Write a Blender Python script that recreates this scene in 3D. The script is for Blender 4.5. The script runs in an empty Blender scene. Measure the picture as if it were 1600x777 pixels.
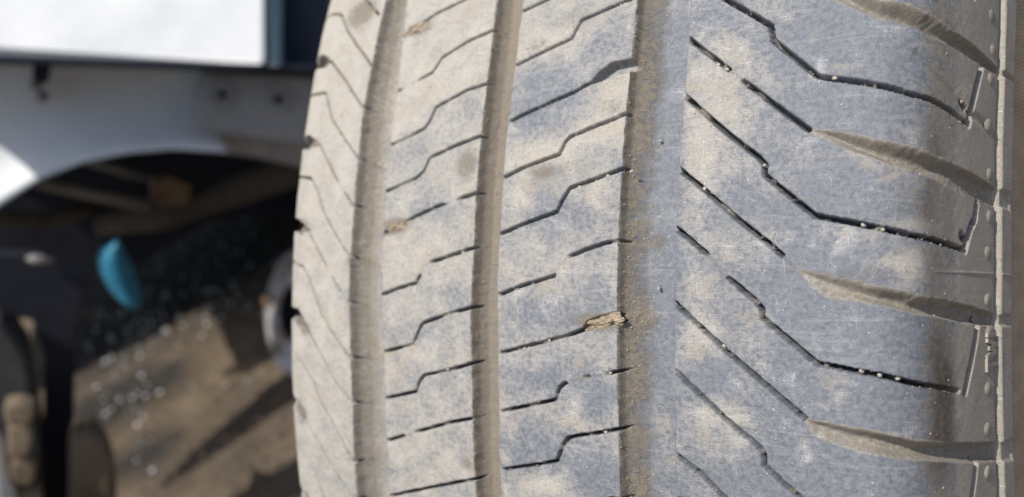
import bpy, math, random, json
import numpy as np
from mathutils import Vector, Matrix

# ------------------------------------------------------------------ camera, light, exposure
scn = bpy.context.scene
COL = scn.collection
TILT = math.radians(35.0)          # the camera looks down on the tyre from this far up its circumference
RAD = 345.0                        # tyre radius, mm
DATA = json.loads(r'''{"cam":[1428.74677,135.87822,153.64936,0.69555,0.0433,-0.01988],"sipes":{"R-1":[[1.31,78.66],[6.38,82.77],[10.44,82.72],[11.19,85.36],[12.81,86.08],[18.94,87.05],[25.32,88.22]],"R0":[[2.56,63.23],[4.75,63.77],[11.31,65.16],[16.19,66.35],[17.38,68.9],[18.88,70.12],[24.82,71.59],[31.76,73.37]],"R1":[[4.56,50.61],[5.69,50.91],[19.5,54.61],[20.56,56.64],[21.63,58.53],[24.69,59.17],[32.07,60.89],[34.19,61.07]],"R2":[[4.81,37.53],[8.69,38.73],[21.81,42.28],[25.44,43.68],[29.19,44.32],[35.2,45.75]],"R3":[[4.25,24.71],[9.06,26.41],[19.25,28.77],[20.38,31.19],[21.94,32.45],[26.38,33.71],[32.51,35.31],[34.7,36.03],[37.26,35.37]],"R4":[[4.38,12.06],[9.94,13.9],[19.31,16.37],[20.81,19.04],[22.44,21.28],[28.0,22.73],[33.32,24.15],[35.51,24.67],[37.32,24.04]],"R5":[[4.38,-1.41],[10.69,0.66],[16.0,1.95],[19.19,2.8],[20.81,5.36],[23.0,6.83],[26.69,8.13],[29.94,9.02],[32.63,9.77],[36.51,9.97],[37.38,9.83]],"R6":[[4.88,-14.21],[10.81,-12.75],[16.19,-11.37],[22.19,-9.86],[27.32,-8.04],[31.94,-6.94],[37.88,-5.57]],"R7":[[4.69,-27.2],[13.19,-24.97],[19.38,-23.31],[20.44,-20.8],[21.63,-19.76],[26.94,-18.03],[32.51,-16.84],[37.07,-15.75]],"R8":[[4.75,-40.15],[13.63,-37.91],[19.31,-36.32],[21.19,-32.42],[22.56,-30.91],[29.88,-29.15],[37.01,-27.34]],"L-1":[[-35.07,80.44],[-28.0,80.92],[-22.25,82.05],[-21.25,85.06],[-19.75,86.12],[-11.75,87.24],[-3.75,88.24]],"L0":[[-35.2,64.65],[-27.5,67.74],[-24.69,68.75],[-15.06,70.55],[-3.63,73.12]],"L1":[[-35.57,49.58],[-29.07,51.03],[-22.5,52.89],[-21.19,54.35],[-19.81,56.28],[-11.69,59.04],[-3.81,60.56],[-0.81,59.24]],"L2":[[-34.82,35.7],[-30.13,36.56],[-23.0,38.59],[-21.44,40.19],[-19.75,43.53],[-17.69,44.24],[-9.56,46.69],[-4.0,47.36],[-0.75,46.46]],"L3":[[-34.7,23.7],[-24.13,26.4],[-21.63,28.12],[-20.19,31.0],[-11.88,33.25],[-4.31,34.84],[-1.44,34.13]],"L4":[[-34.88,13.19],[-26.5,15.95],[-22.06,17.35],[-14.63,19.49],[-2.94,21.76],[-1.38,21.68]],"L5":[[-34.45,-2.16],[-28.32,-0.48],[-22.38,0.83],[-20.88,2.69],[-19.88,4.83],[-17.5,5.74],[-11.63,7.21],[-4.44,8.9],[-1.94,9.3]],"L6":[[-34.07,-16.45],[-23.25,-13.93],[-21.69,-11.55],[-19.94,-8.73],[-12.25,-6.49],[-3.19,-4.3]],"L7":[[-33.26,-27.83],[-22.44,-25.24],[-21.0,-22.51],[-19.63,-21.18],[-10.19,-18.96],[-1.44,-16.45]],"L8":[[-34.01,-38.64],[-23.69,-35.27],[-11.75,-31.58],[-1.19,-28.96]],"L9":[[-33.63,-52.53],[-23.19,-49.29],[-19.69,-48.25],[-11.81,-45.88],[-1.13,-42.89]],"T-1":[[-64.78,90.02],[-57.05,80.97],[-52.74,77.21],[-48.02,73.29]],"T0":[[-70.81,78.95],[-66.11,77.48],[-61.14,71.11],[-54.53,65.03],[-47.33,58.6],[-43.39,56.51]],"T1":[[-70.54,64.88],[-66.06,62.76],[-58.47,56.41],[-48.9,47.57],[-45.7,46.45]],"T2":[[-78.63,55.47],[-70.27,54.18],[-66.69,53.92],[-64.33,50.58],[-61.41,45.23],[-52.3,37.07],[-46.58,32.22],[-43.26,31.27]],"T3":[[-78.89,42.62],[-70.12,40.62],[-65.52,38.4],[-57.18,29.1],[-48.52,20.81],[-46.33,20.36]],"T4":[[-78.49,31.05],[-68.67,29.45],[-64.88,26.09],[-61.09,19.7],[-55.16,13.42],[-50.9,9.42],[-47.21,6.7],[-44.02,6.51]],"T5":[[-78.0,17.86],[-68.1,14.86],[-64.23,11.22],[-59.14,5.77],[-53.64,-0.18],[-49.33,-3.95],[-46.33,-5.04]],"T6":[[-78.58,6.21],[-69.54,4.77],[-66.54,2.29],[-62.39,-3.92],[-60.25,-7.83],[-54.21,-13.69],[-47.96,-18.83],[-43.95,-19.37]],"T7":[[-73.5,-7.6],[-66.11,-12.4],[-59.44,-19.97],[-53.7,-26.15],[-46.39,-30.96],[-44.52,-31.09]],"T8":[[-74.24,-20.24],[-69.73,-21.62],[-64.08,-26.57],[-61.51,-31.2],[-53.38,-39.88],[-48.65,-46.17],[-43.58,-45.9]],"T9":[[-73.89,-33.21],[-69.58,-37.43],[-63.42,-42.63],[-56.93,-50.25],[-49.96,-55.82],[-47.33,-56.01]],"T10":[[-76.13,-46.86],[-70.88,-48.48],[-65.91,-52.09],[-63.47,-57.06],[-57.12,-64.8],[-51.35,-70.67]],"S0":[[47.89,62.43],[50.09,60.9],[55.84,56.62],[64.56,50.26],[65.14,47.28],[73.58,39.44],[75.84,38.71],[80.79,37.52],[89.29,35.54],[93.89,35.14],[104.44,33.34]],"S1":[[48.02,50.03],[54.34,44.68],[59.66,40.2],[67.37,33.73],[72.52,29.47]],"S2":[[47.83,38.48],[54.4,32.6],[57.72,29.7],[63.52,25.02],[64.95,23.38],[64.89,21.59],[69.73,17.49],[74.12,13.89],[82.49,12.06],[91.04,10.43],[103.91,8.91]],"S3":[[47.64,23.8],[53.09,19.4],[60.92,12.83],[66.99,8.16],[70.77,4.7]],"S4":[[47.77,12.04],[52.65,8.15],[55.41,6.08],[57.1,3.45],[58.6,2.51],[63.32,-1.29],[64.76,-2.77],[64.89,-4.5],[74.52,-12.13],[81.83,-13.24],[84.94,-13.65],[91.01,-15.11],[102.32,-17.29]],"S5":[[47.77,-2.39],[51.9,-5.92],[58.66,-11.45],[67.86,-18.5],[72.37,-21.97]],"S6":[[47.64,-15.4],[54.4,-20.82],[58.47,-24.14],[63.97,-28.02],[64.89,-29.44],[64.89,-31.31],[70.85,-36.07],[74.23,-38.66],[81.89,-39.16],[90.32,-40.82],[101.42,-44.9]],"S7":[[47.77,-31.63],[52.09,-34.16],[56.78,-38.12],[65.08,-44.24],[72.02,-49.11]]},"lat":{"S-1":[[[63.91,66.01],[70.44,60.5],[75.98,56.68],[83.79,52.48],[88.52,52.11],[91.04,51.35],[99.38,49.8],[118.65,49.09]],[[63.97,65.47],[70.85,58.12],[76.7,52.6],[83.42,49.13],[89.88,47.63],[93.39,46.47],[107.1,46.3],[124.23,47.34]]],"S1":[[[71.94,29.87],[77.33,29.09],[83.69,27.27],[92.05,25.76],[98.6,24.82],[119.42,23.1]],[[71.94,29.63],[74.48,28.03],[78.96,25.41],[85.87,22.78],[91.49,21.37],[100.77,19.7],[125.52,18.51]]],"S3":[[[70.65,4.7],[74.84,3.81],[81.86,2.33],[90.5,0.65],[101.47,-0.92],[119.68,-3.28]],[[70.65,4.58],[73.17,1.99],[76.16,-0.65],[81.86,-0.96],[90.5,-2.99],[104.91,-5.22],[125.16,-6.42]]],"S5":[[[71.94,-21.79],[76.32,-22.16],[84.32,-23.18],[90.22,-24.56],[98.29,-25.85],[119.0,-29.87]],[[71.9,-21.9],[74.09,-24.96],[77.97,-26.33],[86.89,-27.85],[92.79,-28.69],[123.61,-35.15]]],"S7":[[[71.58,-48.01],[76.3,-47.6],[83.62,-47.62],[89.91,-48.45],[101.0,-51.16],[117.36,-56.67]],[[71.58,-48.25],[73.94,-50.83],[77.38,-52.01],[86.03,-52.72],[91.74,-53.82],[120.99,-63.61]]]},"notch":{"R2":[[24.63,43.21],[27.57,46.22],[30.38,47.65],[34.95,47.99],[37.45,46.68],[35.7,45.14],[29.19,44.04]],"R6":[[25.69,-8.77],[27.75,-6.19],[30.25,-5.32],[34.76,-4.27],[38.57,-4.15],[38.57,-5.79],[34.76,-6.57],[28.88,-8.23]],"L0":[[-35.38,64.52],[-33.94,66.73],[-27.94,67.65],[-26.19,66.27],[-29.82,64.52]],"L4":[[-34.82,12.55],[-33.76,14.77],[-27.44,15.99],[-26.38,14.69],[-30.0,12.9]],"L8":[[-34.07,-39.13],[-33.44,-37.76],[-27.13,-35.85],[-26.25,-36.69],[-29.69,-38.23]],"T1":[[-77.87,67.07],[-72.17,66.86],[-66.78,63.09],[-68.51,62.08]],"T3":[[-80.52,43.58],[-71.83,42.36],[-66.01,39.18],[-67.35,38.05],[-77.87,40.28]],"T5":[[-78.31,18.25],[-75.09,18.89],[-66.11,14.79],[-67.26,13.77],[-79.11,16.65]],"T7":[[-76.84,-6.64],[-71.57,-6.81],[-65.77,-12.04],[-67.4,-12.64],[-74.05,-9.06]],"T9":[[-75.09,-32.31],[-71.76,-32.36],[-67.73,-37.18],[-70.0,-37.85],[-74.87,-34.82]]},"slit":[[[110.58,46.32],[109.33,43.22],[107.86,39.48],[105.69,33.4]],[[109.88,18.43],[109.1,15.3],[107.17,13.34],[104.91,8.98]],[[110.65,-4.39],[109.41,-8.08],[104.91,-17.69]],[[108.79,-31.54],[106.5,-37.91],[103.84,-43.79]]],"faint":[[[90.8,43.14],[95.09,40.89],[103.79,36.68]],[[107.78,35.59],[111.65,35.05],[117.47,33.89]]],"hole":[[[103.29,36.68],[104.57,36.01]],[[103.64,11.54],[104.91,10.68]]],"seam":[[[95.57,4.37],[103.05,4.56],[116.54,4.88],[125.3,4.85]]],"dot":[[114.32,58.88],[115.6,51.61],[115.1,45.15],[114.72,35.34],[115.52,25.2],[115.77,16.5],[114.91,9.09],[114.91,-0.49],[115.47,-7.22],[114.85,-18.4],[114.18,-26.41],[113.7,-34.95]],"g1l":[[-46.27,77.45],[-46.83,70.05],[-47.21,59.11],[-48.02,47.46],[-47.77,34.38],[-47.71,20.77],[-47.89,9.38],[-48.27,2.38],[-47.96,-6.07],[-47.33,-14.49],[-47.14,-30.54],[-47.71,-45.19],[-47.77,-55.41]],"g1r":[[-37.2,75.37],[-35.76,65.12],[-34.82,49.65],[-35.13,35.89],[-35.2,23.89],[-35.26,9.18],[-34.95,-2.17],[-34.07,-16.29],[-33.76,-27.72],[-34.01,-38.8],[-34.13,-52.96]],"g2l":[[-4.25,68.29],[-3.81,60.56],[-3.63,47.3],[-3.88,34.8],[-3.94,21.81],[-3.81,8.75],[-4.25,-1.14],[-4.31,-8.53],[-4.0,-19.52],[-4.25,-34.39],[-4.5,-47.86]],"g2r":[[4.25,66.56],[4.56,50.92],[3.94,33.63],[4.0,8.65],[3.38,6.38],[4.13,-11.72],[3.56,-40.75]],"g3l":[[35.2,60.6],[35.2,50.03],[34.95,36.27],[34.88,19.73],[34.63,8.19],[34.76,-3.63],[34.76,-16.68],[34.82,-29.76],[34.57,-41.6]],"g3r":[[47.77,58.32],[48.02,44.86],[47.83,28.6],[47.71,12.91],[47.39,9.31],[47.64,-15.77],[47.46,-39.64]],"rl":[[117.93,64.24],[119.0,49.23],[119.78,23.16],[119.68,-3.28],[119.0,-29.74]],"twi":[[119.04,-14.56],[114.65,-14.13],[116.66,-11.45],[116.73,-9.11],[116.54,-14.97],[116.73,-8.19]],"cream":[[16.8,44.8,10.5,8.8,-0.45],[12.5,36.6,7.1,4.4,-0.3],[29.8,53.0,6.4,4.4,-0.3],[17.6,15.9,11.9,4.8,-0.4],[14.9,-5.3,8.6,4.8,-0.45],[29.6,-0.9,6.2,5.2,-0.3],[16.6,-18.8,10.2,4.1,-0.4],[31.0,-22.3,6.1,3.9,-0.4],[12.6,-34.3,8.8,4.9,-0.45],[28.8,-38.2,7.8,4.7,-0.5],[4.6,41.9,5.7,9.1,-0.2],[15.7,53.7,10.7,3.8,0.35],[31.1,40.2,5.5,4.2,0.4],[27.9,32.3,8.0,2.7,0.35],[12.3,29.4,8.8,3.2,0.3],[28.8,20.1,6.2,2.7,0.25],[8.8,18.3,4.5,2.8,0.2],[21.5,3.0,11.5,4.0,0.1],[15.6,-42.2,5.2,2.1,0.5],[24.6,-27.5,4.8,2.0,0.3],[-21.4,51.6,16.2,8.5,0.15],[-27.4,31.9,9.5,4.9,-0.25],[-10.9,40.6,10.6,4.7,-0.25],[-23.8,21.3,11.4,4.0,-0.2],[-12.6,17.7,10.5,3.0,-0.2],[-22.7,7.3,11.3,3.1,0.1],[-24.4,-11.2,13.7,4.6,-0.2],[-11.6,-22.5,12.5,4.5,-0.1],[-16.9,-41.2,13.1,6.2,0.1],[-9.5,-0.2,8.2,4.4,-0.2],[42.4,47.0,3.2,15.0,-0.3],[44.3,19.4,3.3,17.8,-0.45],[45.0,-8.0,3.3,13.6,-0.45],[43.8,-30.5,3.9,7.6,0.3],[41.4,-1.9,1.1,1.3,0.2],[41.1,10.0,2.9,1.9,0.3],[45.6,-13.6,2.5,2.2,0.3],[53.1,41.6,4.7,7.8,0.4],[52.8,26.5,5.3,6.2,0.4],[56.3,33.7,5.2,3.1,0.1],[58.4,41.0,5.1,5.1,0.15],[53.5,53.3,6.7,5.4,-0.3],[51.6,-8.9,4.6,6.0,0.4],[56.0,-24.3,5.7,4.8,0.35],[50.6,15.4,3.3,3.7,0.2],[59.5,17.5,6.2,7.2,-0.2],[54.8,-16.0,6.4,4.2,-0.35],[75.9,46.1,12.3,6.1,-0.35],[76.5,33.0,9.9,3.5,-0.4],[75.9,18.1,8.8,4.6,-0.35],[64.1,47.8,5.0,2.6,-0.1],[68.6,32.5,3.5,2.4,0.15],[71.7,-0.1,6.8,6.8,-0.35],[85.5,-8.5,7.4,4.4,-0.3],[80.4,-4.3,6.3,3.3,-0.2],[81.4,11.2,6.2,1.6,0.3],[87.4,21.3,5.4,2.8,0.3],[77.2,-18.3,4.3,3.3,0.2],[87.4,-19.4,4.3,3.3,-0.1],[89.8,4.7,3.0,3.8,0.75],[85.5,5.7,3.1,1.3,0.4],[90.9,12.5,5.1,1.3,0.4],[77.2,-14.4,4.3,1.7,0.3],[59.4,-35.8,5.0,3.6,-0.2],[70.5,-16.0,4.6,4.6,-0.2],[65.5,-32.6,4.8,4.7,-0.3],[83.1,-32.7,8.3,3.3,0.1],[80.0,24.7,6.4,1.4,0.35]],"mud":[[-56.2,75.5,6.7,4.6,0.8],[-30.1,65.8,5.0,1.8,0.9],[-7.4,28.8,3.7,4.0,0.6],[-30.2,15.0,5.2,1.9,0.95],[15.3,25.3,3.8,1.7,0.7],[31.3,38.1,3.1,2.2,0.35],[10.2,54.6,3.7,1.9,0.4],[30.4,-6.5,6.2,1.8,0.9],[38.6,-5.8,3.2,2.3,0.8],[40.5,10.0,2.5,1.8,0.6],[-45.8,6.2,4.2,1.3,0.8],[-43.4,-14.6,2.1,2.3,0.9],[-45.8,-45.4,3.2,1.4,0.8],[-6.4,-40.4,2.1,1.5,0.5],[92.2,14.3,4.1,1.1,0.3],[90.4,3.6,2.6,1.3,0.3],[37.8,-38.3,3.0,2.6,0.5],[-44.3,2.6,3.2,4.9,0.4],[-48.0,-5.7,2.1,5.0,0.3],[-71.0,39.6,4.6,1.5,0.9],[-73.2,16.6,5.6,1.8,0.9],[-67.7,-11.9,2.7,2.1,0.8],[-70.2,-36.6,3.2,2.6,0.6],[80.4,3.4,8.4,1.6,0.25],[20.1,59.0,6.9,3.1,0.25],[18.7,25.5,10.2,2.0,0.3]],"dark":[[94.7,49.3,2.9,4.8,0.35],[94.8,36.0,2.6,7.1,0.45],[94.8,26.6,2.6,4.6,0.5],[92.1,16.0,5.5,4.5,0.5],[95.2,4.9,2.3,6.8,0.5],[96.0,-10.9,3.3,7.9,1.0],[98.1,-19.0,3.0,6.9,0.9],[95.1,-28.9,4.2,6.8,0.7],[94.2,18.5,2.2,6.8,0.5],[97.4,-24.7,3.2,4.6,0.5],[85.3,51.2,4.2,1.4,0.3]],"fill":[[21.1,5.0,2.3,2.2,1],[56.2,4.8,2.8,2.6,1],[70.1,5.5,1.7,1.7,1],[61.2,35.7,2.2,2.0,0.7],[51.0,34.2,1.6,1.5,0.6],[58.3,16.4,2.0,1.7,0.6],[-12.8,20.8,3.0,1.2,0.9],[-31.6,-1.3,2.4,1.0,0.5],[-2.8,7.9,1.6,1.0,0.6],[12.2,-24.4,1.7,1.0,0.6],[-56.0,24.8,3.5,2.5,0.9],[-59.4,-24.9,3.5,2.4,0.8],[-49.4,-2.5,2.1,1.7,0.8],[-55.3,4.2,2.8,2.0,0.9],[-64.7,34.3,2.4,1.8,0.7],[-19.2,4.2,2.2,1.8,1],[-25.3,-36.1,2.3,1.3,1],[25.4,7.6,2.2,1.1,0.5],[29.3,8.8,2.2,1.1,0.5],[24.8,21.4,1.9,1.1,0.5],[30.1,23.4,1.6,1.0,0.5],[16.5,2.2,2.4,1.1,0.5],[11.5,-13.0,5.3,1.4,0.5],[20.1,-10.5,3.3,1.1,0.6],[24.8,-18.8,2.6,1.3,0.8],[30.3,-17.4,2.1,1.0,0.8],[58.4,41.2,1.8,1.5,0.8],[51.3,47.3,1.7,1.3,0.5],[-30.6,51.2,3.9,1.7,0.8],[-30.4,36.6,3.9,1.3,0.7],[-28.8,25.1,3.3,1.3,0.7],[-22.6,-14.5,3.1,1.2,0.7],[-11.4,-6.5,2.5,1.0,0.7],[-13.6,-19.6,3.0,1.0,0.6],[98.5,-16.6,3.8,1.0,0.7],[14.4,13.2,3.4,1.1,0.5],[15.1,27.8,5.2,1.7,0.5],[10.5,39.0,5.4,2.1,0.4]],"pebble":[[58.1,41.27,1.44,1.14],[54.4,44.03,0.75,0.65],[76.62,38.74,0.65,0.6],[64.56,23.52,0.72,0.72],[82.19,12.06,0.5,0.55],[85.43,11.41,0.53,0.55],[81.93,-13.13,0.73,0.66],[84.94,-13.65,0.68,0.65],[88.07,-14.17,0.52,0.55],[53.03,19.77,0.94,0.74],[54.65,18.96,0.75,0.61],[56.16,42.9,0.63,0.51],[62.15,-9.74,0.5,0.5],[42.08,0.46,0.87,1.13],[41.08,30.81,0.69,0.79],[32.94,-16.68,0.87,0.78],[29.57,-17.57,0.75,0.52],[24.75,21.43,0.81,0.68],[31.38,23.47,0.82,0.67],[36.88,24.06,0.63,0.53],[11.19,-13.01,0.69,0.55],[17.88,-11.01,0.87,0.54],[14.81,-24.0,0.5,0.55],[-11.38,-6.75,1.25,0.59],[-8.94,-6.08,1.0,0.58],[-12.06,-19.1,1.25,0.6],[-23.31,-33.52,1.13,0.63],[57.47,2.5,1.0,0.72],[70.89,4.47,0.82,0.57],[94.0,36.23,0.76,0.5],[103.74,37.3,1.22,0.62],[-7.38,7.91,0.81,0.5],[23.88,-29.82,0.63,0.5],[31.57,-28.83,0.75,0.53],[57.41,-9.86,0.5,0.5]],"clump":[[31.13,-6.71,4.57,1.29,1.7999999999999998,0.9,"crumbly brown clay clump filling the wide notch beside the near groove"],[-30.19,14.97,3.35,1.12,1.2,0.5,"brown clay clump filling a slot in the second tread row, left end"],[-30.13,65.8,4.0,1.47,1.2,0.5,"brown clay clump in the uppermost slot of the second tread row"],[-55.61,74.57,4.26,2.48,0.8999999999999999,0.5,"brown mud blob at the top of the far shoulder row"]]}''')
FPX, XC, DC, YAW, PITCH, ROLL = DATA['cam']

def rot3(yaw, pitch, roll):
    cy, sy, cp, sp, cr, sr = math.cos(yaw), math.sin(yaw), math.cos(pitch), math.sin(pitch), math.cos(roll), math.sin(roll)
    Rz = np.array([[cy, -sy, 0], [sy, cy, 0], [0, 0, 1]]); Rx = np.array([[1, 0, 0], [0, cp, -sp], [0, sp, cp]])
    Ry = np.array([[cr, 0, sr], [0, 1, 0], [-sr, 0, cr]])
    return Rz @ Rx @ Ry
TM = np.array([[1, 0, 0], [0, math.cos(TILT), math.sin(TILT)], [0, -math.sin(TILT), math.cos(TILT)]])
AXLE = np.array([0, 0, RAD / 1000])
CW = TM @ rot3(YAW, PITCH, ROLL)                       # columns: right, forward, up
CO = TM @ (np.array([XC, -(RAD + DC), 0.0]) / 1000) + AXLE

cam = bpy.data.cameras.new('camera'); cam_o = bpy.data.objects.new('camera', cam); COL.objects.link(cam_o)
mw = Matrix.Identity(4)
for i in range(3):
    mw[i][0] = CW[i, 0]; mw[i][1] = CW[i, 2]; mw[i][2] = -CW[i, 1]; mw[i][3] = CO[i]
cam_o.matrix_world = mw
cam.sensor_width = 36; cam.lens = FPX * 36 / 1600
cam.clip_start = 0.01; cam.clip_end = 500
cam.dof.use_dof = True; cam.dof.focus_distance = 0.174; cam.dof.aperture_fstop = 13.5
scn.camera = cam_o

SUN_T = np.array([-.05, -.84, .44]); SUN_T = SUN_T / np.linalg.norm(SUN_T)      # direction to the sun in the tyre's frame
SUNV = TM @ SUN_T
sun = bpy.data.lights.new('sun', 'SUN'); sun.energy = 4.3; sun.angle = math.radians(0.5); sun.color = (1.0, 0.95, 0.87)
sun_o = bpy.data.objects.new('sun', sun); COL.objects.link(sun_o)
sun_o.rotation_euler = Vector(SUNV).to_track_quat('Z', 'Y').to_euler()
sun_o.location = (-2, -2, 4)
world = bpy.data.worlds.new('World'); scn.world = world; world.use_nodes = True
wn = world.node_tree; bgn = wn.nodes['Background']
sky = wn.nodes.new('ShaderNodeTexSky'); sky.sky_type = 'NISHITA'; sky.sun_disc = False
sky.sun_elevation = math.asin(SUNV[2]); sky.sun_rotation = math.atan2(SUNV[0], SUNV[1])
sky.dust_density = 2.0
wn.links.new(sky.outputs[0], bgn.inputs[0]); bgn.inputs[1].default_value = 0.12
scn.view_settings.view_transform = 'Standard'; scn.view_settings.look = 'None'
scn.view_settings.exposure = 0.2; scn.view_settings.gamma = 1

# ------------------------------------------------------------------ materials
class NT:
    def __init__(s, name):
        s.m = bpy.data.materials.new(name); s.m.use_nodes = True; s.t = s.m.node_tree
        s.b = s.t.nodes['Principled BSDF']
    def n(s, ty, **kw):
        o = s.t.nodes.new(ty)
        for k, v in kw.items():
            if k.startswith('i_'):
                o.inputs[k[2:].replace('_', ' ')].default_value = v
            else: setattr(o, k, v)
        return o
    def l(s, a, b): s.t.links.new(a, b)
    def noise(s, vec, scale, detail=4, rough=.55, dist=0.0):
        o = s.n('ShaderNodeTexNoise'); o.inputs['Scale'].default_value = scale; o.inputs['Detail'].default_value = detail
        o.inputs['Roughness'].default_value = rough; o.inputs['Distortion'].default_value = dist
        if vec is not None: s.l(vec, o.inputs['Vector'])
        return o.outputs['Fac']
    def math(s, op, a, b=None, c=None, clamp=False):
        o = s.n('ShaderNodeMath', operation=op, use_clamp=clamp)
        for i, v in enumerate((a, b, c)):
            if v is None: continue
            if isinstance(v, (int, float)): o.inputs[i].default_value = v
            else: s.l(v, o.inputs[i])
        return o.outputs[0]
    def ramp(s, x, lo, hi):
        o = s.n('ShaderNodeMapRange', interpolation_type='SMOOTHSTEP'); s.l(x, o.inputs[0])
        o.inputs[1].default_value = lo; o.inputs[2].default_value = hi
        return o.outputs[0]
    def mix(s, f, a, b):
        o = s.n('ShaderNodeMix', data_type='RGBA')
        for idx, v in ((0, f), (6, a), (7, b)):
            if isinstance(v, (int, float)): o.inputs[idx].default_value = v
            elif isinstance(v, tuple): o.inputs[idx].default_value = v + (1,)
            else: s.l(v, o.inputs[idx])
        return o.outputs[2]
    def bump(s, h, strength, dist, prev=None):
        o = s.n('ShaderNodeBump'); o.inputs['Strength'].default_value = strength; o.inputs['Distance'].default_value = dist
        s.l(h, o.inputs['Height'])
        if prev is not None: s.l(prev, o.inputs['Normal'])
        return o.outputs[0]
    def scale(s, vec, v):
        o = s.n('ShaderNodeMapping'); s.l(vec, o.inputs[0]); o.inputs['Scale'].default_value = v
        return o.outputs[0]

def rubber_material():
    k = NT('dusty_worn_rubber')
    uv = k.n('ShaderNodeUVMap', uv_map='mm').outputs[0]
    at = k.n('ShaderNodeAttribute', attribute_name='dirt_and_dark'); sp = k.n('ShaderNodeSeparateColor'); k.l(at.outputs['Color'], sp.inputs[0])
    cr, mu, dk = sp.outputs
    n1 = k.noise(uv, .16, 5, .6, .4); n2 = k.noise(uv, .9, 5, .65); n3 = k.noise(uv, 5.0, 4, .7); n4 = k.noise(uv, 2.2, 3, .6)
    st = k.noise(k.scale(uv, (.35, 4.5, 1)), 1.0, 3, .6)
    st2 = k.noise(k.scale(uv, (5.0, .5, 1)), 1.0, 3, .6)
    a = k.math('ADD', cr, k.math('MULTIPLY', k.math('SUBTRACT', n1, .5), 1.05))
    a = k.math('ADD', a, k.math('MULTIPLY', k.math('SUBTRACT', n2, .5), 1.0))
    a = k.math('ADD', a, k.math('MULTIPLY', k.math('SUBTRACT', n3, .5), .55))
    a = k.math('ADD', a, k.math('MULTIPLY', k.math('SUBTRACT', st, .5), .6))
    fac = k.ramp(a, .05, 1.0)
    rub = k.mix(k.ramp(n2, .35, .7), (.100, .112, .134), (.190, .205, .235))
    rub = k.mix(k.ramp(k.math('ADD', k.math('MULTIPLY', n3, .5), k.math('MULTIPLY', n1, .5)), .54, .66), rub, (.30, .315, .34))
    dust = k.mix(k.ramp(n4, .3, .7), (.455, .418, .360), (.345, .318, .276))
    c = k.mix(fac, rub, dust)
    tanc = k.mix(k.ramp(k.math('ADD', k.math('MULTIPLY', n2, .6), k.math('MULTIPLY', n3, .4)), .4, .6), (.265, .238, .202), (.355, .323, .277))
    c = k.mix(at.outputs['Alpha'], c, tanc)
    # brown earth rubbed into the dust in uneven smears
    nb = k.noise(k.scale(uv, (.10, .14, 1)), 1.0, 6, .68, 1.0)
    c = k.mix(k.math('MULTIPLY', k.ramp(k.math('ADD', nb, k.math('MULTIPLY', k.math('SUBTRACT', cr, .5), .12)), .54, .70), .6), c, (.335, .282, .212))
    # grain: light and dark grit in the dust
    n5 = k.noise(uv, 3.4, 2, .5); gr = k.math('ADD', k.math('MULTIPLY', n5, .55), k.math('MULTIPLY', n3, .45))
    c = k.mix(k.math('MULTIPLY', k.ramp(gr, .49, .66), k.math('ADD', .16, k.math('MULTIPLY', fac, .16))), c, (.60, .575, .53))
    c = k.mix(k.math('MULTIPLY', k.ramp(gr, .49, .34), k.math('ADD', .14, k.math('MULTIPLY', fac, .2))), c, (.085, .082, .080))
    # long soft scuffs across the tread
    sf = k.noise(k.scale(uv, (.05, .9, 1)), 1.0, 4, .6, .8); c = k.mix(k.math('MULTIPLY', k.ramp(sf, .55, .75), .22), c, (.52, .52, .51))
    # fine hair scratches
    for ang, sd in ((.5, 0), (-.7, 30), (1.4, 60)):
        mp = k.n('ShaderNodeMapping'); k.l(uv, mp.inputs[0]); mp.inputs['Rotation'].default_value = (0, 0, ang); mp.inputs['Location'].default_value = (sd, sd, 0)
        hn = k.noise(k.scale(mp.outputs[0], (.22, 4.0, 1)), 1.0, 1, .5, 1.2)
        c = k.mix(k.math('MULTIPLY', k.ramp(hn, .71, .79), .32), c, (.60, .60, .58))
    # chalky scratches and specks
    sc = k.ramp(k.math('MULTIPLY', k.math('MAXIMUM', k.math('MULTIPLY', st, 1.0), st2), k.math('ADD', n1, .5)), .66, .80)
    c = k.mix(k.math('MULTIPLY', sc, .55), c, (.62, .62, .62))
    vo = k.n('ShaderNodeTexVoronoi', feature='F1'); vo.inputs['Scale'].default_value = .55; k.l(uv, vo.inputs['Vector'])
    vc = k.n('ShaderNodeSeparateColor'); k.l(vo.outputs['Color'], vc.inputs[0])
    spk = k.math('MULTIPLY', k.math('LESS_THAN', vo.outputs['Distance'], k.math('MULTIPLY', n3, .16)), k.math('GREATER_THAN', vc.outputs[0], .72))
    c = k.mix(k.math('MULTIPLY', spk, .6), c, (.72, .71, .68))
    # mud
    mf = k.ramp(k.math('ADD', mu, k.math('MULTIPLY', k.math('SUBTRACT', k.math('ADD', n3, n2), 1.0), 2.0)), .25, .85)
    mudc = k.mix(k.ramp(n3, .35, .65), (.170, .145, .112), (.315, .268, .205))
    c = k.mix(mf, c, mudc)
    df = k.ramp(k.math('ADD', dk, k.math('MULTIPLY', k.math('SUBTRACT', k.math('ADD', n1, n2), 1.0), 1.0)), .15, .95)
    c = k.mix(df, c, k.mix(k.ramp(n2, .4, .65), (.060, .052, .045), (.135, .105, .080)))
    k.l(c, k.b.inputs['Base Color'])
    k.l(k.math('ADD', .46, k.math('MULTIPLY', fac, .40)), k.b.inputs['Roughness'])
    k.b.inputs['Specular IOR Level'].default_value = .5
    h = k.math('ADD', k.math('MULTIPLY', n3, .55), k.math('MULTIPLY', n2, .6))
    h = k.math('ADD', h, k.math('MULTIPLY', st, .25))
    h = k.math('ADD', h, k.math('MULTIPLY', k.math('MULTIPLY', n3, mf), 1.2))
    k.l(k.bump(h, .65, .0004), k.b.inputs['Normal'])
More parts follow.
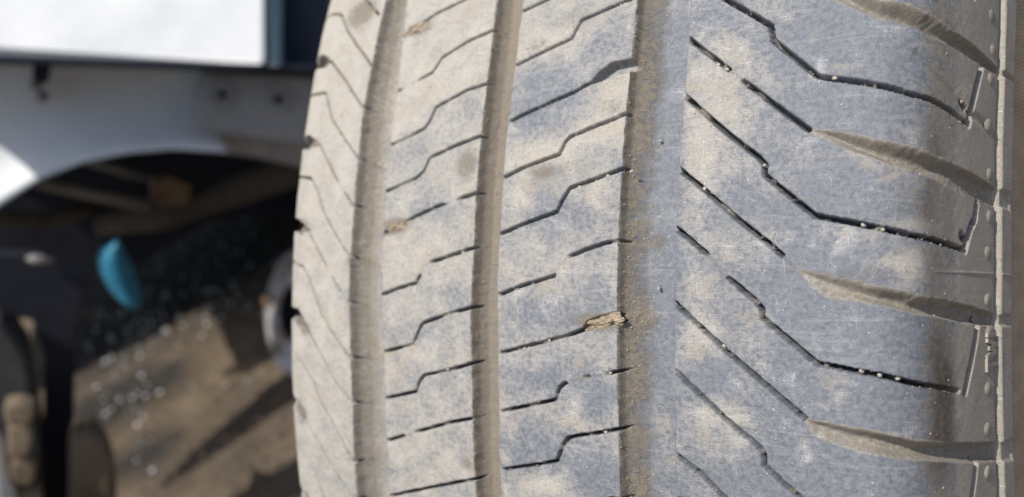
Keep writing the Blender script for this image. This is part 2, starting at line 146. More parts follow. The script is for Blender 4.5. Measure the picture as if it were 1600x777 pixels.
    return k.m

def sidewall_material():
    k = NT('ribbed_brown_sidewall')
    uv = k.n('ShaderNodeUVMap', uv_map='mm').outputs[0]
    w = k.n('ShaderNodeTexWave', wave_type='BANDS', bands_direction='X', wave_profile='SIN'); 
    mp = k.n('ShaderNodeMapping'); k.l(uv, mp.inputs[0]); mp.inputs['Rotation'].default_value = (0, 0, math.radians(62))
    k.l(mp.outputs[0], w.inputs['Vector']); w.inputs['Scale'].default_value = .36; w.inputs['Distortion'].default_value = .35
    n = k.noise(uv, .12, 5); n3 = k.noise(uv, 3.0, 4, .7)
    c = k.mix(k.ramp(n, .35, .7), (.32, .24, .16), (.45, .35, .24))
    c = k.mix(k.math('MULTIPLY', w.outputs['Fac'], .35), c, (.50, .40, .28))
    k.l(c, k.b.inputs['Base Color']); k.b.inputs['Roughness'].default_value = .8
    k.b.inputs['Specular IOR Level'].default_value = .3
    k.l(k.bump(k.math('ADD', w.outputs['Fac'], k.math('MULTIPLY', n3, .8)), .5, .0003), k.b.inputs['Normal'])
    return k.m

def plain(name, ca, cb, scale=8, rough=.6, bump=.2, bd=.002, spec=.4, metal=0.0, detail=5):
    k = NT(name)
    co = k.n('ShaderNodeTexCoord').outputs['Object']
    n = k.noise(co, scale, detail, .6, .3); n2 = k.noise(co, scale * 7, 4, .65)
    f = k.ramp(k.math('ADD', k.math('MULTIPLY', n, .7), k.math('MULTIPLY', n2, .3)), .36, .64)
    k.l(k.mix(f, ca, cb), k.b.inputs['Base Color'])
    k.b.inputs['Roughness'].default_value = rough; k.b.inputs['Specular IOR Level'].default_value = spec
    k.b.inputs['Metallic'].default_value = metal
    if bump: k.l(k.bump(k.math('ADD', n, n2), bump, bd), k.b.inputs['Normal'])
    return k.m

M_RUB = rubber_material(); M_SIDE = sidewall_material()
M_INNER = plain('black_inner_rubber', (.03, .03, .032), (.05, .048, .045), 20, .7)
M_SHOULDER = plain('dusty_grey_buttress', (.27, .238, .195), (.37, .325, .265), 60, .75, .3, .0005)
M_GRIT = plain('pale_grit', (.30, .27, .22), (.58, .54, .47), 500, .9, .3, .0002)
M_CLAY = plain('dried_brown_clay', (.25, .20, .14), (.44, .365, .27), 500, .95, .9, .0004, .1)
M_WHITE = plain('white_van_paint', (.46, .475, .48), (.60, .605, .60), 2, .35, .03, .001, .5)
M_TEAL = plain('dark_teal_trim', (.005, .020, .032), (.008, .030, .045), 5, .4)
M_NAVY = plain('near_black_trim', (.006, .009, .018), (.012, .016, .028), 5, .45)
M_GREY = plain('dusty_grey_liner', (.56, .575, .585), (.66, .67, .67), 4, .6, .15, .003)
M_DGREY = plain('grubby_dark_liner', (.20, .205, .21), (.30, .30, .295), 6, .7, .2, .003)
M_GRIME = plain('grimy_brown_steel', (.045, .038, .030), (.085, .072, .055), 9, .8, .4, .003, .2)
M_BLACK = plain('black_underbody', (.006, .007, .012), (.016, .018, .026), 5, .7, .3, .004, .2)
M_ROD = plain('dull_steel', (.12, .115, .11), (.20, .19, .17), 12, .5, .2, .002, .5)
M_RUST = plain('rusty_brown_steel', (.11, .075, .048), (.19, .13, .08), 16, .85, .5, .002, .2)
M_HUB = plain('weathered_zinc', (.20, .15, .10), (.42, .44, .48), 22, .5, .3, .001, .5)
M_BLUE = plain('faded_blue_plastic', (.012, .12, .20), (.02, .18, .28), 15, .5, .1, .001)
M_STONE = plain('brown_earth_lump', (.095, .074, .052), (.15, .118, .085), 14, .9, .7, .006, .1)
M_GLINT = plain('pale_glint_grit', (.42, .43, .45), (.68, .68, .67), 200, .38, .1, .0003, .5)  # pale base colour stands in for sky glints on the stones


# ------------------------------------------------------------------ object helpers
def tag(o, label=None, cat=None, group=None, kind=None):
    if label: o['label'] = label
    if cat: o['category'] = cat
    if group: o['group'] = group
    if kind: o['kind'] = kind
    return o
def empty(name, loc, label, cat, group=None):
    o = bpy.data.objects.new(name, None); COL.objects.link(o); o.location = loc; o.empty_display_size = .02
    return tag(o, label, cat, group)
def link(name, me, parent=None):
    o = bpy.data.objects.new(name, me); COL.objects.link(o)
    if parent is not None:
        o.parent = parent; o.matrix_parent_inverse = Matrix.Translation(-Vector(parent.location)) 
    return o
def mesh(name, verts, faces, mat, parent=None, smooth=True, label=None):
    me = bpy.data.meshes.new(name); me.from_pydata([tuple(map(float, v)) for v in verts], [], [tuple(map(int, f)) for f in faces])
    me.materials.append(mat); me.polygons.foreach_set('use_smooth', [smooth] * len(me.polygons)); me.update()
    o = link(name, me, parent)
    if label: o['label'] = label
    return o

# ================================================================== GROUND
def vnoise(shape, cell, seed, octv=3, rough=.55):
    """value noise on a grid; cell = (rows, cols) of samples per lattice cell"""
    rng = np.random.RandomState(seed); out = np.zeros(shape); amp = 1; tot = 0
    for o in range(octv):
        cy, cx = max(cell[0] / 2 ** o, 1.01), max(cell[1] / 2 ** o, 1.01)
        gy = np.arange(shape[0]) / cy; gx = np.arange(shape[1]) / cx
        L = rng.rand(int(gy[-1]) + 3, int(gx[-1]) + 3)
        iy, ix = gy.astype(int), gx.astype(int); fy, fx = gy - iy, gx - ix
        fy = fy * fy * (3 - 2 * fy); fx = fx * fx * (3 - 2 * fx)
        a = L[iy][:, ix]; b = L[iy][:, ix + 1]; c = L[iy + 1][:, ix]; d = L[iy + 1][:, ix + 1]
        out += amp * ((a * (1 - fx) + b * fx) * (1 - fy)[:, None] + (c * (1 - fx) + d * fx) * fy[:, None]); tot += amp; amp *= rough
    return out / tot

def at(px, py, dist):
    """the point of the place seen in that direction, dist metres ahead"""
    d = CW @ np.array([(px - 800) / FPX, 1.0, -(py - 388.5) / FPX])
    h = np.array([d[0], d[1]]); k = FH[0] * d[0] + FH[1] * d[1]
    return CO + d * (dist / k)
FH = np.array([-.876, .482])                     # level heading from the camera towards the vehicle
FW = np.array([-.876, .482, 0.0]); RT = np.array([.482, .876, 0.0]); UP = np.array([0, 0, 1.0])
def on_ground(px, py, z=0.0):
    d = CW @ np.array([(px - 800) / FPX, 1.0, -(py - 388.5) / FPX])
    return CO + d * ((z - CO[2]) / d[2])

def ground_material():
    k = NT('damp_dirt_painted_shade')
    co = k.n('ShaderNodeTexCoord').outputs['Object']
    n = k.noise(co, 2.2, 6, .6, .5); n2 = k.noise(co, 18, 6, .65); n3 = k.noise(co, 110, 4, .7)
    c = k.mix(k.ramp(n2, .35, .65), (.125, .094, .064), (.20, .152, .105))
    wet_and_shade = k.math('MULTIPLY', k.ramp(k.math('ADD', n, k.math('MULTIPLY', n2, .35)), .62, .85), .6)
    for px, py, r in ((180, 520, .26), (170, 620, .17), (215, 700, .10), (300, 430, .45), (240, 590, .11)):  # shade lying on the ground, painted in as dark round patches
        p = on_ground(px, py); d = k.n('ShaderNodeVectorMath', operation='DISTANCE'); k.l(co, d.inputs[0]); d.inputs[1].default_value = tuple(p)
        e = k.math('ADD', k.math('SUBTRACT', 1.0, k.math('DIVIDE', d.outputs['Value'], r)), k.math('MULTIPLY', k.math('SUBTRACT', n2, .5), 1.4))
        wet_and_shade = k.math('MAXIMUM', wet_and_shade, k.ramp(e, -.35, .8))
    c = k.mix(wet_and_shade, c, (.030, .028, .027))
    c = k.mix(k.math('MULTIPLY', k.ramp(n3, .6, .75), .4), c, (.36, .30, .22))
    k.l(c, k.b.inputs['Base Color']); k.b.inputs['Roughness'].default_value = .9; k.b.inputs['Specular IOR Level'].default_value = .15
    k.l(k.bump(k.math('ADD', n2, k.math('MULTIPLY', n3, .4)), .7, .012), k.b.inputs['Normal'])
    return k.m
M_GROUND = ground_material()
def build_ground():
    n = 150
    t = np.linspace(-1, 1, n); a = np.sign(t) * (np.abs(t) ** 2.6) * 30
    c = np.array([-1.2, .4])
    X, Y = np.meshgrid(a + c[0], a + c[1]); h = vnoise((n, n), (6, 6), 5, 4) - .5
    Z = h * .045; Z *= np.clip((np.hypot(X, Y) - .12) / .4, 0, 1); Z -= .012
    v = np.stack([X, Y, Z], -1).reshape(-1, 3)
    i = np.arange(n * n).reshape(n, n)
    f = np.stack([i[:-1, :-1], i[:-1, 1:], i[1:, 1:], i[1:, :-1]], -1).reshape(-1, 4)
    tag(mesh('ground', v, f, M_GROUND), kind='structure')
build_ground()

# ================================================================== TYRE
_ctrl = [(-82, 142), (-85, 135), (-94, 115), (-99, 90), (-98, 70), (-95, 50), (-93, 33), (-91, 22), (-88, 15.0), (-84, 10.7), (-80, 7.28), (-74, 3.83), (-68, 2.4)]
crown = lambda u: 1.297 * (u / 50) ** 2
_ctrl += [(u, crown(u)) for u in range(-60, 80, 10)]
_ctrl += [(76, crown(76)), (80, 3.45), (85, 4.9), (89.2, 8.4), (91.8, 13.5), (93.7, 20.5), (95.4, 32), (96, 38), (97.5, 50), (101, 70), (102, 90), (97, 115), (88, 135), (85, 142)]
def profile():
    P = np.array(_ctrl, float); T = np.zeros_like(P)
    ch = np.r_[0, np.cumsum(np.sqrt(np.hypot(*np.diff(P, axis=0).T)))]
    T[1:-1] = ((P[2:] - P[1:-1]) / (ch[2:] - ch[1:-1])[:, None] * (ch[1:-1] - ch[:-2])[:, None] + (P[1:-1] - P[:-2]) / (ch[1:-1] - ch[:-2])[:, None] * (ch[2:] - ch[1:-1])[:, None]) / (ch[2:] - ch[:-2])[:, None]
    T[0] = (P[1] - P[0]) / (ch[1] - ch[0]); T[-1] = (P[-1] - P[-2]) / (ch[-1] - ch[-2])
    out = []
    for i in range(len(P) - 1):
        h = ch[i + 1] - ch[i]
        for t in np.linspace(0, 1, 24, endpoint=False):
            out.append((2 * t ** 3 - 3 * t * t + 1) * P[i] + (t ** 3 - 2 * t * t + t) * h * T[i] + (-2 * t ** 3 + 3 * t * t) * P[i + 1] + (t ** 3 - t * t) * h * T[i + 1])
    out.append(P[-1]); out = np.array(out)
    s = np.r_[0, np.cumsum(np.hypot(*np.diff(out, axis=0).T))]
    m = np.abs(out[:, 0]) < 60
    s -= np.interp(0, out[m, 0], s[m])
    return s, out
PS, PP = profile()
def surf(s, v, h):
    """world position of tyre surface point: s mm across, v mm round, h mm into the rubber"""
    u = np.interp(s, PS, PP[:, 0]); q = np.interp(s, PS, PP[:, 1])
    e = .6
    du = np.interp(s + e, PS, PP[:, 0]) - np.interp(s - e, PS, PP[:, 0]); dq = np.interp(s + e, PS, PP[:, 1]) - np.interp(s - e, PS, PP[:, 1])
    L = np.hypot(du, dq) + 1e-9
    u2 = u - h * (dq / L); r = RAD - q - h * (du / L)      # outward normal is (dq, +du) in (u, radius)
    th = v / RAD
    y = -np.cos(th) * r; z = np.sin(th) * r
    p = np.stack([u2, y, z], -1) / 1000
    return p @ TM.T + AXLE

PERIOD = 52.03
SIP = {k: np.array(p) for k, p in DATA['sipes'].items()}
def ext_left(p, add): return np.vstack([add, p])
for k in list(SIP):
    if k[0] == 'T':                                  # carry the shoulder cuts on over the far shoulder
        p = SIP[k]; SIP[k] = np.vstack([[p[0, 0] - 12, p[0, 1] + 1.0], p])
LAT = {k: (np.array(a), np.array(b)) for k, (a, b) in DATA['lat'].items()}
NOTCH = {k: np.array(p) for k, p in DATA['notch'].items()}
V0, V1 = -80.0, 100.0
def key(k): return k[0], int(k[1:])
def extend(dct, shift):
    """continue each family of cuts up and down the tyre beyond the stretch that was measured"""
    add = {}
    for k, p in dct.items():
        f, n = key(k)
        for j in (-2, -1, 1, 2):
            kk = f + str(n + 4 * j)
            if kk in dct: continue
            q = shift(p, -PERIOD * j)
            if kk not in add or abs(j) == 1: add[kk] = q
    dct.update(add)
sh1 = lambda p, d: p + np.array([0, d])
extend(SIP, sh1); extend(NOTCH, sh1); extend(LAT, lambda p, d: (p[0] + np.array([0, d]), p[1] + np.array([0, d])))
for k in list(SIP):                                  # the shoulder row: odd cuts in lateral grooves
    if k[0] == 'S' and 'S-1' == k: pass

def grow(s, name):
    """edge of a circumferential groove at every v"""
    p = np.array(sorted(DATA[name], key=lambda t: t[1])); c = p[:, 0]
    vv = np.linspace(-90, 110, 401); y = np.interp(vv, p[:, 1], c)
    k = np.exp(-np.linspace(-2, 2, 41) ** 2); k /= k.sum(); y = np.convolve(np.pad(y, 20, mode='edge'), k, 'valid')
    return np.interp(s, vv, y)

def seg_dist(S_, V_, poly):
    best = np.full(S_.shape, 1e9); arc = np.zeros(S_.shape); acc = 0
    for a, b in zip(poly[:-1], poly[1:]):
        d = b - a; L = np.hypot(*d)
        if L < 1e-6: continue
        t = np.clip(((S_ - a[0]) * d[0] + (V_ - a[1]) * d[1]) / L ** 2, 0, 1)
        dd = np.hypot(S_ - a[0] - t * d[0], V_ - a[1] - t * d[1])
        m = dd < best; best[m] = dd[m]; arc[m] = acc + t[m] * L; acc += L
    return best, arc
def inside(S_, V_, poly):
    c = np.zeros(S_.shape, bool); n = len(poly)
    for i in range(n):
        (x1, y1), (x2, y2) = poly[i], poly[(i + 1) % n]
        if y1 == y2: continue
        m = ((y1 > V_) != (y2 > V_)) & (S_ < (x2 - x1) * (V_ - y1) / (y2 - y1) + x1); c ^= m
    return c
def sstep(x): x = np.clip(x, 0, 1); return x * x * (3 - 2 * x)

def height(s, v, fine=True):
    """returns depth h (mm), dust, mud and dark-tone channels and which cell belongs to what, on the grid v (rows) x s (cols)"""
    V_, S_ = np.meshgrid(v, s, indexing='ij')
    ns, nv = len(s), len(v); ds, dv = s[1] - s[0], v[1] - v[0]
    nz = lambda mm, seed, o=3, r=.55: vnoise((nv, ns), (mm / dv, mm / ds), seed, o, r)
    rough = nz(1.3, 3, 3); clod = nz(1.0, 23, 2); mid = nz(5, 4, 3); big = nz(14, 8, 3)
    g = {n: grow(v, n)[:, None] for n in ('g1l', 'g1r', 'g2l', 'g2r', 'g3l', 'g3r')}
    wob = (nz(2.0, 31, 2) - .5) * .35
    h = np.zeros_like(S_); mud = np.zeros_like(S_)
    walls = {}
    for a, b, wl, wr, dep in (('g1l', 'g1r', 3.0, 3.0, 4.6), ('g2l', 'g2r', 2.0, 1.4, 4.0), ('g3l', 'g3r', 4.5, 1.6, 4.8)):
        d1 = (S_ - g[a] + wob) ; d2 = (g[b] - S_ + wob)
        prof = np.minimum(np.clip(d1 / wl, 0, 1) ** .42, np.clip(d2 / wr, 0, 1) ** .8) * np.clip(np.minimum(d1, d2) / .5, 0, 1)
        h = np.maximum(h, prof * dep); walls[a] = (d1, d2)
    d1, d2 = walls['g3l']
    mud += np.where((d1 > 0) & (d2 > 0), np.clip(1.2 - (d1 + (mid - .5) * 5 + (clod - .5) * 3) / 5.5, 0, 1) * .8, 0)
    d1, d2 = walls['g2l']
    mud += np.where((d1 > 0) & (d2 > 0), .8, 0)
    d1, d2 = walls['g1l']
    mud += np.where((d1 > 0) & (d2 > 0), np.clip(1.3 - d1 / 9, 0, 1) * .62, 0)
    # sipes
    fillmap = np.zeros_like(S_)
    for (cs, cv, rs, rv, a) in DATA['fill']:
        fillmap = np.maximum(fillmap, min(1, a * 1.2) * np.exp(-(((S_ - cs) / (rs * 1.5)) ** 2 + ((V_ - cv) / (rv * 1.5)) ** 2) ** 3))
    hs = np.zeros_like(S_); crd = np.zeros_like(S_)
    rng = np.random.RandomState(7)
    for k, p in sorted(SIP.items()):
        m0 = (v > p[:, 1].min() - 3) & (v < p[:, 1].max() + 3); m1 = (s > p[:, 0].min() - 3) & (s < p[:, 0].max() + 3)
        sd = rng.rand(3)
        if not m0.any() or not m1.any(): continue
        ix = np.ix_(m0, m1)
        d, arc = seg_dist(S_[ix] + (mid[ix] - .5) * .15, V_[ix] + (rough[ix] - .5) * .14, p)
        fam, num = key(k)
        w = {'S': .54, 'R': .38, 'L': .38, 'T': .32}[fam]
        if not fine: w = 1.2
        e = .26
        fill = fillmap[ix]
        f1 = .5 + .5 * np.sin(arc * (.5 + sd[0]) + sd[1] * 6.28 + mid[ix] * 6); f2 = clod[ix] * 1.1
        auto = np.clip((f1 * .55 + f2 * .45 + (rough[ix] - .5) * 1.6 - (.62 if fam in 'RL' else .72)) * 3.2, 0, 1)
        up = np.clip((V_[ix] - 15) / 30, 0, 1) * (.55 if fam in 'RL' else .25)       # more dust has settled in the upper cuts
        fl = np.clip(np.maximum(np.maximum(fill, auto * .8), up), 0, 1)
        dep = (4.6 if fam == 'S' else 3.4) * (1 - fl) + (.25 + .35 * rough[ix]) * (fl > .3) * 0 + .12
        dep = dep * (1 - .95 * (fill > .9))
        hh = dep * np.clip((w / 2 + e - d) / e, 0, 1)
        ln = arc.max() if arc.size else 1
        if fam in 'RLS':  hh *= 1
        hs[ix] = np.maximum(hs[ix], hh)
        # a slightly sunk, rubbed lip either side
        h[ix] = np.maximum(h[ix], .14 * np.exp(-(d / (w * .9)) ** 2) * (1 - fl))
        near = np.exp(-(d / (w * .75)) ** 2)
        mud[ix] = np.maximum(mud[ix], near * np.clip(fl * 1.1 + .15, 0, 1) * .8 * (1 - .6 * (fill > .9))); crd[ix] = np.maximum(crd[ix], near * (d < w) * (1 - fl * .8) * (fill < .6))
    h = np.maximum(h, hs)
    # notches at the ends of some cuts
    for k, p in NOTCH.items():
        m0 = (v > p[:, 1].min() - 3) & (v < p[:, 1].max() + 3); m1 = (s > p[:, 0].min() - 3) & (s < p[:, 0].max() + 3)
        if not m0.any() or not m1.any(): continue
        ix = np.ix_(m0, m1)
        q = np.vstack([p, p[:1]]); d, _ = seg_dist(S_[ix], V_[ix] + (rough[ix] - .5) * .4, q)
        sd = np.where(inside(S_[ix], V_[ix], p), d, -d)
        dep = {'R': 2.6, 'L': 1.3, 'T': 1.6}[k[0]] * (.4 if k in ('L0', 'L4') else 1) * (.35 if k == 'L8' else 1)
        h[ix] = np.maximum(h[ix], dep * sstep((sd + .1) / .8)); 
        if k[0] != 'T': mud[ix] = np.maximum(mud[ix], sstep((sd + .5) / .8) * (.95 if k != 'L8' and k != 'R2' else .1))
    # the far shoulder's own wide slots, cut into the turning edge
    for k, p in NOTCH.items():
        if k[0] != 'T': continue
        c0 = p.mean(0)
        seg = np.array([[c0[0] + 1.5, c0[1] - 1.0], [c0[0] - 5, c0[1] + .6], [-93, c0[1] + 1.5]])
        m0 = (v > seg[:, 1].min() - 4) & (v < seg[:, 1].max() + 4); m1 = (s < seg[:, 0].max() + 3)
        if not m0.any() or not m1.any(): continue
        ix = np.ix_(m0, m1); d, arc = seg_dist(S_[ix], V_[ix], seg)
        h[ix] = np.maximum(h[ix], 4.2 * np.clip(arc / 7, .12, 1) * sstep((2.1 - d) / .9)); crd[ix] = np.maximum(crd[ix], .6 * (d < 1.6)); mud[ix] = np.maximum(mud[ix], .6 * (d < 1.9))
    # lateral grooves of the near shoulder
    latid = np.full(S_.shape, -1); lk = sorted(LAT, key=lambda k: key(k)[1])
    bounds = []
    for n_, k in enumerate(lk):
        a, b = LAT[k]
        ext = lambda p: np.interp(s, p[:, 0], p[:, 1])
        up, lo = ext(a), ext(b)
        up = up[None, :] + (mid - .5) * .5; lo = lo[None, :] + (mid - .5) * .5
        du = up - V_; dl = V_ - lo
        gate = sstep((S_ - (a[0, 0] - .3)) / 1.0) * sstep((125.6 - S_) / 1)
        dep = np.interp(s, [70, 72.5, 76, 82, 88, 94, 100, 108, 117.5, 119.5, 125], [.2, .7, 1.6, 2.4, 3.0, 2.8, 1.9, 1.3, 1.1, .55, .55])[None, :]
        wu = np.interp(s, [72, 80, 95, 104, 118], [1.0, 2.2, 2.3, 1.0, .7])[None, :]; wl = np.interp(s, [72, 80, 90, 100, 118], [2.2, 1.5, .9, .7, .6])[None, :]
        prof = np.minimum(sstep(du / wu), sstep(dl / wl)) * gate * dep * (1 + (mid - .5) * .12)
        h = np.maximum(h, prof)
        ins = (du > 0) & (dl > 0) & (S_ > a[0, 0]) & (S_ < 118)
        latid[ins] = n_
        mud = np.where(ins, np.maximum(mud, np.clip(.42 - du * .0, 0, 1)), mud)
        bounds.append((up, lo))
    # buttress cuts
    off = [0] if not fine else [0]
    slitd = np.zeros_like(S_)
    def cut(p, w, dep, e=.35):
        m0 = (v > p[:, 1].min() - 3) & (v < p[:, 1].max() + 3); m1 = (s > p[:, 0].min() - 3) & (s < p[:, 0].max() + 3)
        if not m0.any() or not m1.any(): return
        ix = np.ix_(m0, m1); d, _ = seg_dist(S_[ix], V_[ix], p)
        prof = dep * np.clip((w / 2 + e - d) / e, 0, 1)
        if dep > 0:
            h[ix] = np.maximum(h[ix], prof); slitd[ix] = np.maximum(slitd[ix], (d < w * .62) * min(1, dep))
        else: h[ix] = h[ix] + prof
    for p in DATA['slit']: cut(np.array(p), 1.3, 1.9, .35)
    for p, j in ((DATA['slit'][0], 26), (DATA['slit'][3], -26)): cut(np.array(p) + np.array([0, j]), 1.3, 1.9, .35)
    for p in DATA['faint']: cut(np.array(p), .7, .35, .9)
    for p in DATA['hole']: cut(np.array(p), 1.3, 1.0, .4)
    for p in DATA['seam']: cut(np.array(p), .1, -.16, .22)
    sv = np.interp(s, *np.array(sorted(DATA['seam'][0])).T)[None, :]; sv0 = DATA['seam'][0][0][1]
    h += -.14 * np.exp(-((V_ - np.where(S_ > 90, sv, sv0 + (90 - S_) * .012)) / .12) ** 2) * (((h > 3) & (S_ < 60)))
    # line and raised strip between buttress and sidewall
    h = np.where((S_ > 118.2) & (S_ < 119.4), np.maximum(h, 1.3 * sstep((S_ - 118.1) / .4) * sstep((119.7 - S_) / .5)), h)
    ridge = sstep((S_ - 119.2) / .7) * sstep((125.9 - S_) / .7)
    h -= ridge * .9
    h += 2.6 * sstep((S_ - 125.3) / 1.3)
    # relief of wear
    flat = (h < .3)
    h += (rough - .5) * np.where(S_ > 104, .03, np.where(flat, .10, .16)) + (mid - .5) * np.where(S_ > 104, .08, .18) + (big - .5) * .3
    h += np.where(mud > .3, (nz(.7, 12, 2) - .5) * .22, 0)
    # dust, mud and dark-tone channels; dark also fills cuts, slits and strip line
    cream = np.interp(s, [-90, -60, -40, 0, 20, 35, 48, 62, 75, 90, 100, 108, 130], [.84, .76, .68, .60, .52, .46,   .30, .34, .10, .10, .40, .45, .4])[None, :] + (V_ * .0016)
    for (cs, cv, rs, rv, a) in DATA['cream']: cream = cream + .95 * a * np.exp(-(((S_ - cs) / rs) ** 2 + ((V_ - cv) / rv) ** 2))
    dg1, dg2 = walls['g3l']; cream = cream - .22 * ((dg1 > 0) & (dg2 > 0))
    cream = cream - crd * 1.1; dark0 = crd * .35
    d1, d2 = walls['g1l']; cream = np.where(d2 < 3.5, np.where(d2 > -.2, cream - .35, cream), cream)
    for (cs, cv, rs, rv, a) in DATA['mud']:
        bl = a * np.exp(-(((S_ - cs) / rs) ** 2 + ((V_ - cv) / rv) ** 2) ** 1.3); mud = np.maximum(mud, bl); h -= bl * (.10 + .35 * (rough - .4)) * (a > .5)
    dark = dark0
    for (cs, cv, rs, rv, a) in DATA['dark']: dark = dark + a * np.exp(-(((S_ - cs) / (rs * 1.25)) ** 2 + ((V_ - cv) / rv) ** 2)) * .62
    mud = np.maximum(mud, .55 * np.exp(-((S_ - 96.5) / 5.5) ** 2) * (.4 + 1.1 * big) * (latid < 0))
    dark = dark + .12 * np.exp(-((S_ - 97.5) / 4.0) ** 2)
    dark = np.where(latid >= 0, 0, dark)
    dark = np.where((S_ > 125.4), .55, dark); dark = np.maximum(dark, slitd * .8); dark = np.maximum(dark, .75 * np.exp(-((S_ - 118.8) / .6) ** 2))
    fam = sstep((S_ - 100 - (mid - .5) * 3) / 3.0)                # beige dust over the whole buttress
    mud = np.maximum(mud, fam * .0); cream = cream * (1 - fam) + fam * .45
    cream = np.where(latid >= 0, .70, cream)
    tan = fam * np.where(S_ < 125.6, 1, 0); tan = np.where(latid >= 0, np.maximum(tan, sstep((S_ - 74) / 12) * .9), tan)
    return S_, V_, h, np.clip(cream, -.5, 1.5), np.clip(mud, 0, 1), np.clip(dark, 0, 1), latid, bounds, tan, g

def grid_mesh(name, P, UVs, attr, fmask, mat, parent, label=None, kind=None):
    """mesh of the grid cells where fmask is set"""
    nr, nc = P.shape[:2]
    r, c = np.nonzero(fmask)
    if len(r) < 4: return None
    i = r * nc + c
    q = np.stack([i, i + 1, i + nc + 1, i + nc], 1)
    used = np.zeros(nr * nc, bool); used[q.ravel()] = True
    idx = np.cumsum(used) - 1; q = idx[q]; co = P.reshape(-1, 3)[used]
    me = bpy.data.meshes.new(name); nvt = len(co); nf = len(q)
    me.vertices.add(nvt); me.vertices.foreach_set('co', co.astype(np.float32).ravel())
    me.loops.add(nf * 4); me.loops.foreach_set('vertex_index', q.astype(np.int32).ravel())
    me.polygons.add(nf); me.polygons.foreach_set('loop_start', np.arange(nf, dtype=np.int32) * 4)
    me.polygons.foreach_set('loop_total', np.full(nf, 4, np.int32))
    me.polygons.foreach_set('use_smooth', np.ones(nf, bool))
    me.update(calc_edges=True)
    uvl = me.uv_layers.new(name='mm'); uv = UVs.reshape(-1, 2)[used][q.ravel()]; uvl.data.foreach_set('uv', uv.astype(np.float32).ravel())
    if attr is not None:
        a = me.attributes.new('dirt_and_dark', 'FLOAT_COLOR', 'POINT'); col = attr.reshape(-1, 4)[used]
        a.data.foreach_set('color', col.astype(np.float32).ravel())
    me.materials.append(mat); me.validate()
    o = link(name, me, parent)
    if label: o['label'] = label
    if kind: o['kind'] = kind
    return o

TYRE = empty('tyre', (0, 0, 0), 'big dusty worn tyre filling the picture, pale tread with zigzag cuts and diagonal shoulder grooves', 'tyre')

def build_fine():
    s = np.arange(-92, 130.01, .235); v = np.arange(V0, V1 + .01, .205)
    S_, V_, h, cream, mud, dark, latid, bounds, tan, g = height(s, v)
    P = surf(S_, V_, h); UVs = np.stack([S_, V_], -1); A = np.stack([cream, mud, dark, tan], -1)
    c = lambda a: (a[:-1, :-1] + a[1:, 1:]) / 2
    sc, vc = c(S_), c(V_); gg = {k: (x[:-1] + x[1:]) / 2 for k, x in g.items()}
    lat = latid[:-1, :-1]
    def blocks(fam, mask):
        ks = sorted([k for k in SIP if k[0] == fam], key=lambda k: key(k)[1])
        if fam == 'S':                              # lateral grooves take over from the odd cuts
            ks = [k for k in ks]
        idx = np.zeros(sc.shape, int)
        for k in ks:
            p = SIP[k]
            if fam == 'S' and ('S' + str(key(k)[1])) in LAT:
                lo = LAT[k][1]; p = np.vstack([p, lo[lo[:, 0] > p[-1, 0] + .2]])
            o = np.argsort(p[:, 0]); line = np.interp(sc[0], p[o, 0], p[o, 1])
            idx += vc > line[None, :]
        for b in np.unique(idx[mask]):
            m = mask & (idx == b)
            if m.sum() > 60: grid_mesh('tread_block', P, UVs, A, m, M_RUB, TYRE)
    L0, L1 = -88, 106
    blocks('T', (sc < gg['g1l']) & (sc >= L0)); blocks('L', (sc >= gg['g1r']) & (sc < gg['g2l']))
    blocks('R', (sc >= gg['g2r']) & (sc < gg['g3l'])); blocks('S', (sc >= gg['g3r']) & (sc < L1) & (lat < 0))
    for a, b, lb in (('g1l', 'g1r', 'far circumferential groove with brown dust along one side'), ('g2l', 'g2r', 'narrow middle groove filled with brown dust'), ('g3l', 'g3r', 'wide near groove, brown along one wall and blue grey on the floor')):
        grid_mesh('circumferential_groove', P, UVs, A, (sc >= gg[a]) & (sc < gg[b]), M_RUB, TYRE, lb)
    for n in range(len(bounds)):
        grid_mesh('lateral_groove', P, UVs, A, (lat == n) & (sc < 118), M_RUB, TYRE)
    grid_mesh('shoulder_wall', P, UVs, A, (sc >= L1) & (sc < 118.4) & (lat < 0), M_RUB, TYRE)
    grid_mesh('raised_rim_strip', P, UVs, A, (sc >= 118.4), M_RUB, TYRE)
    grid_mesh('far_shoulder_wall', P, UVs, A, (sc < L0), M_RUB, TYRE)
    return s, v, h
GRID = build_fine()

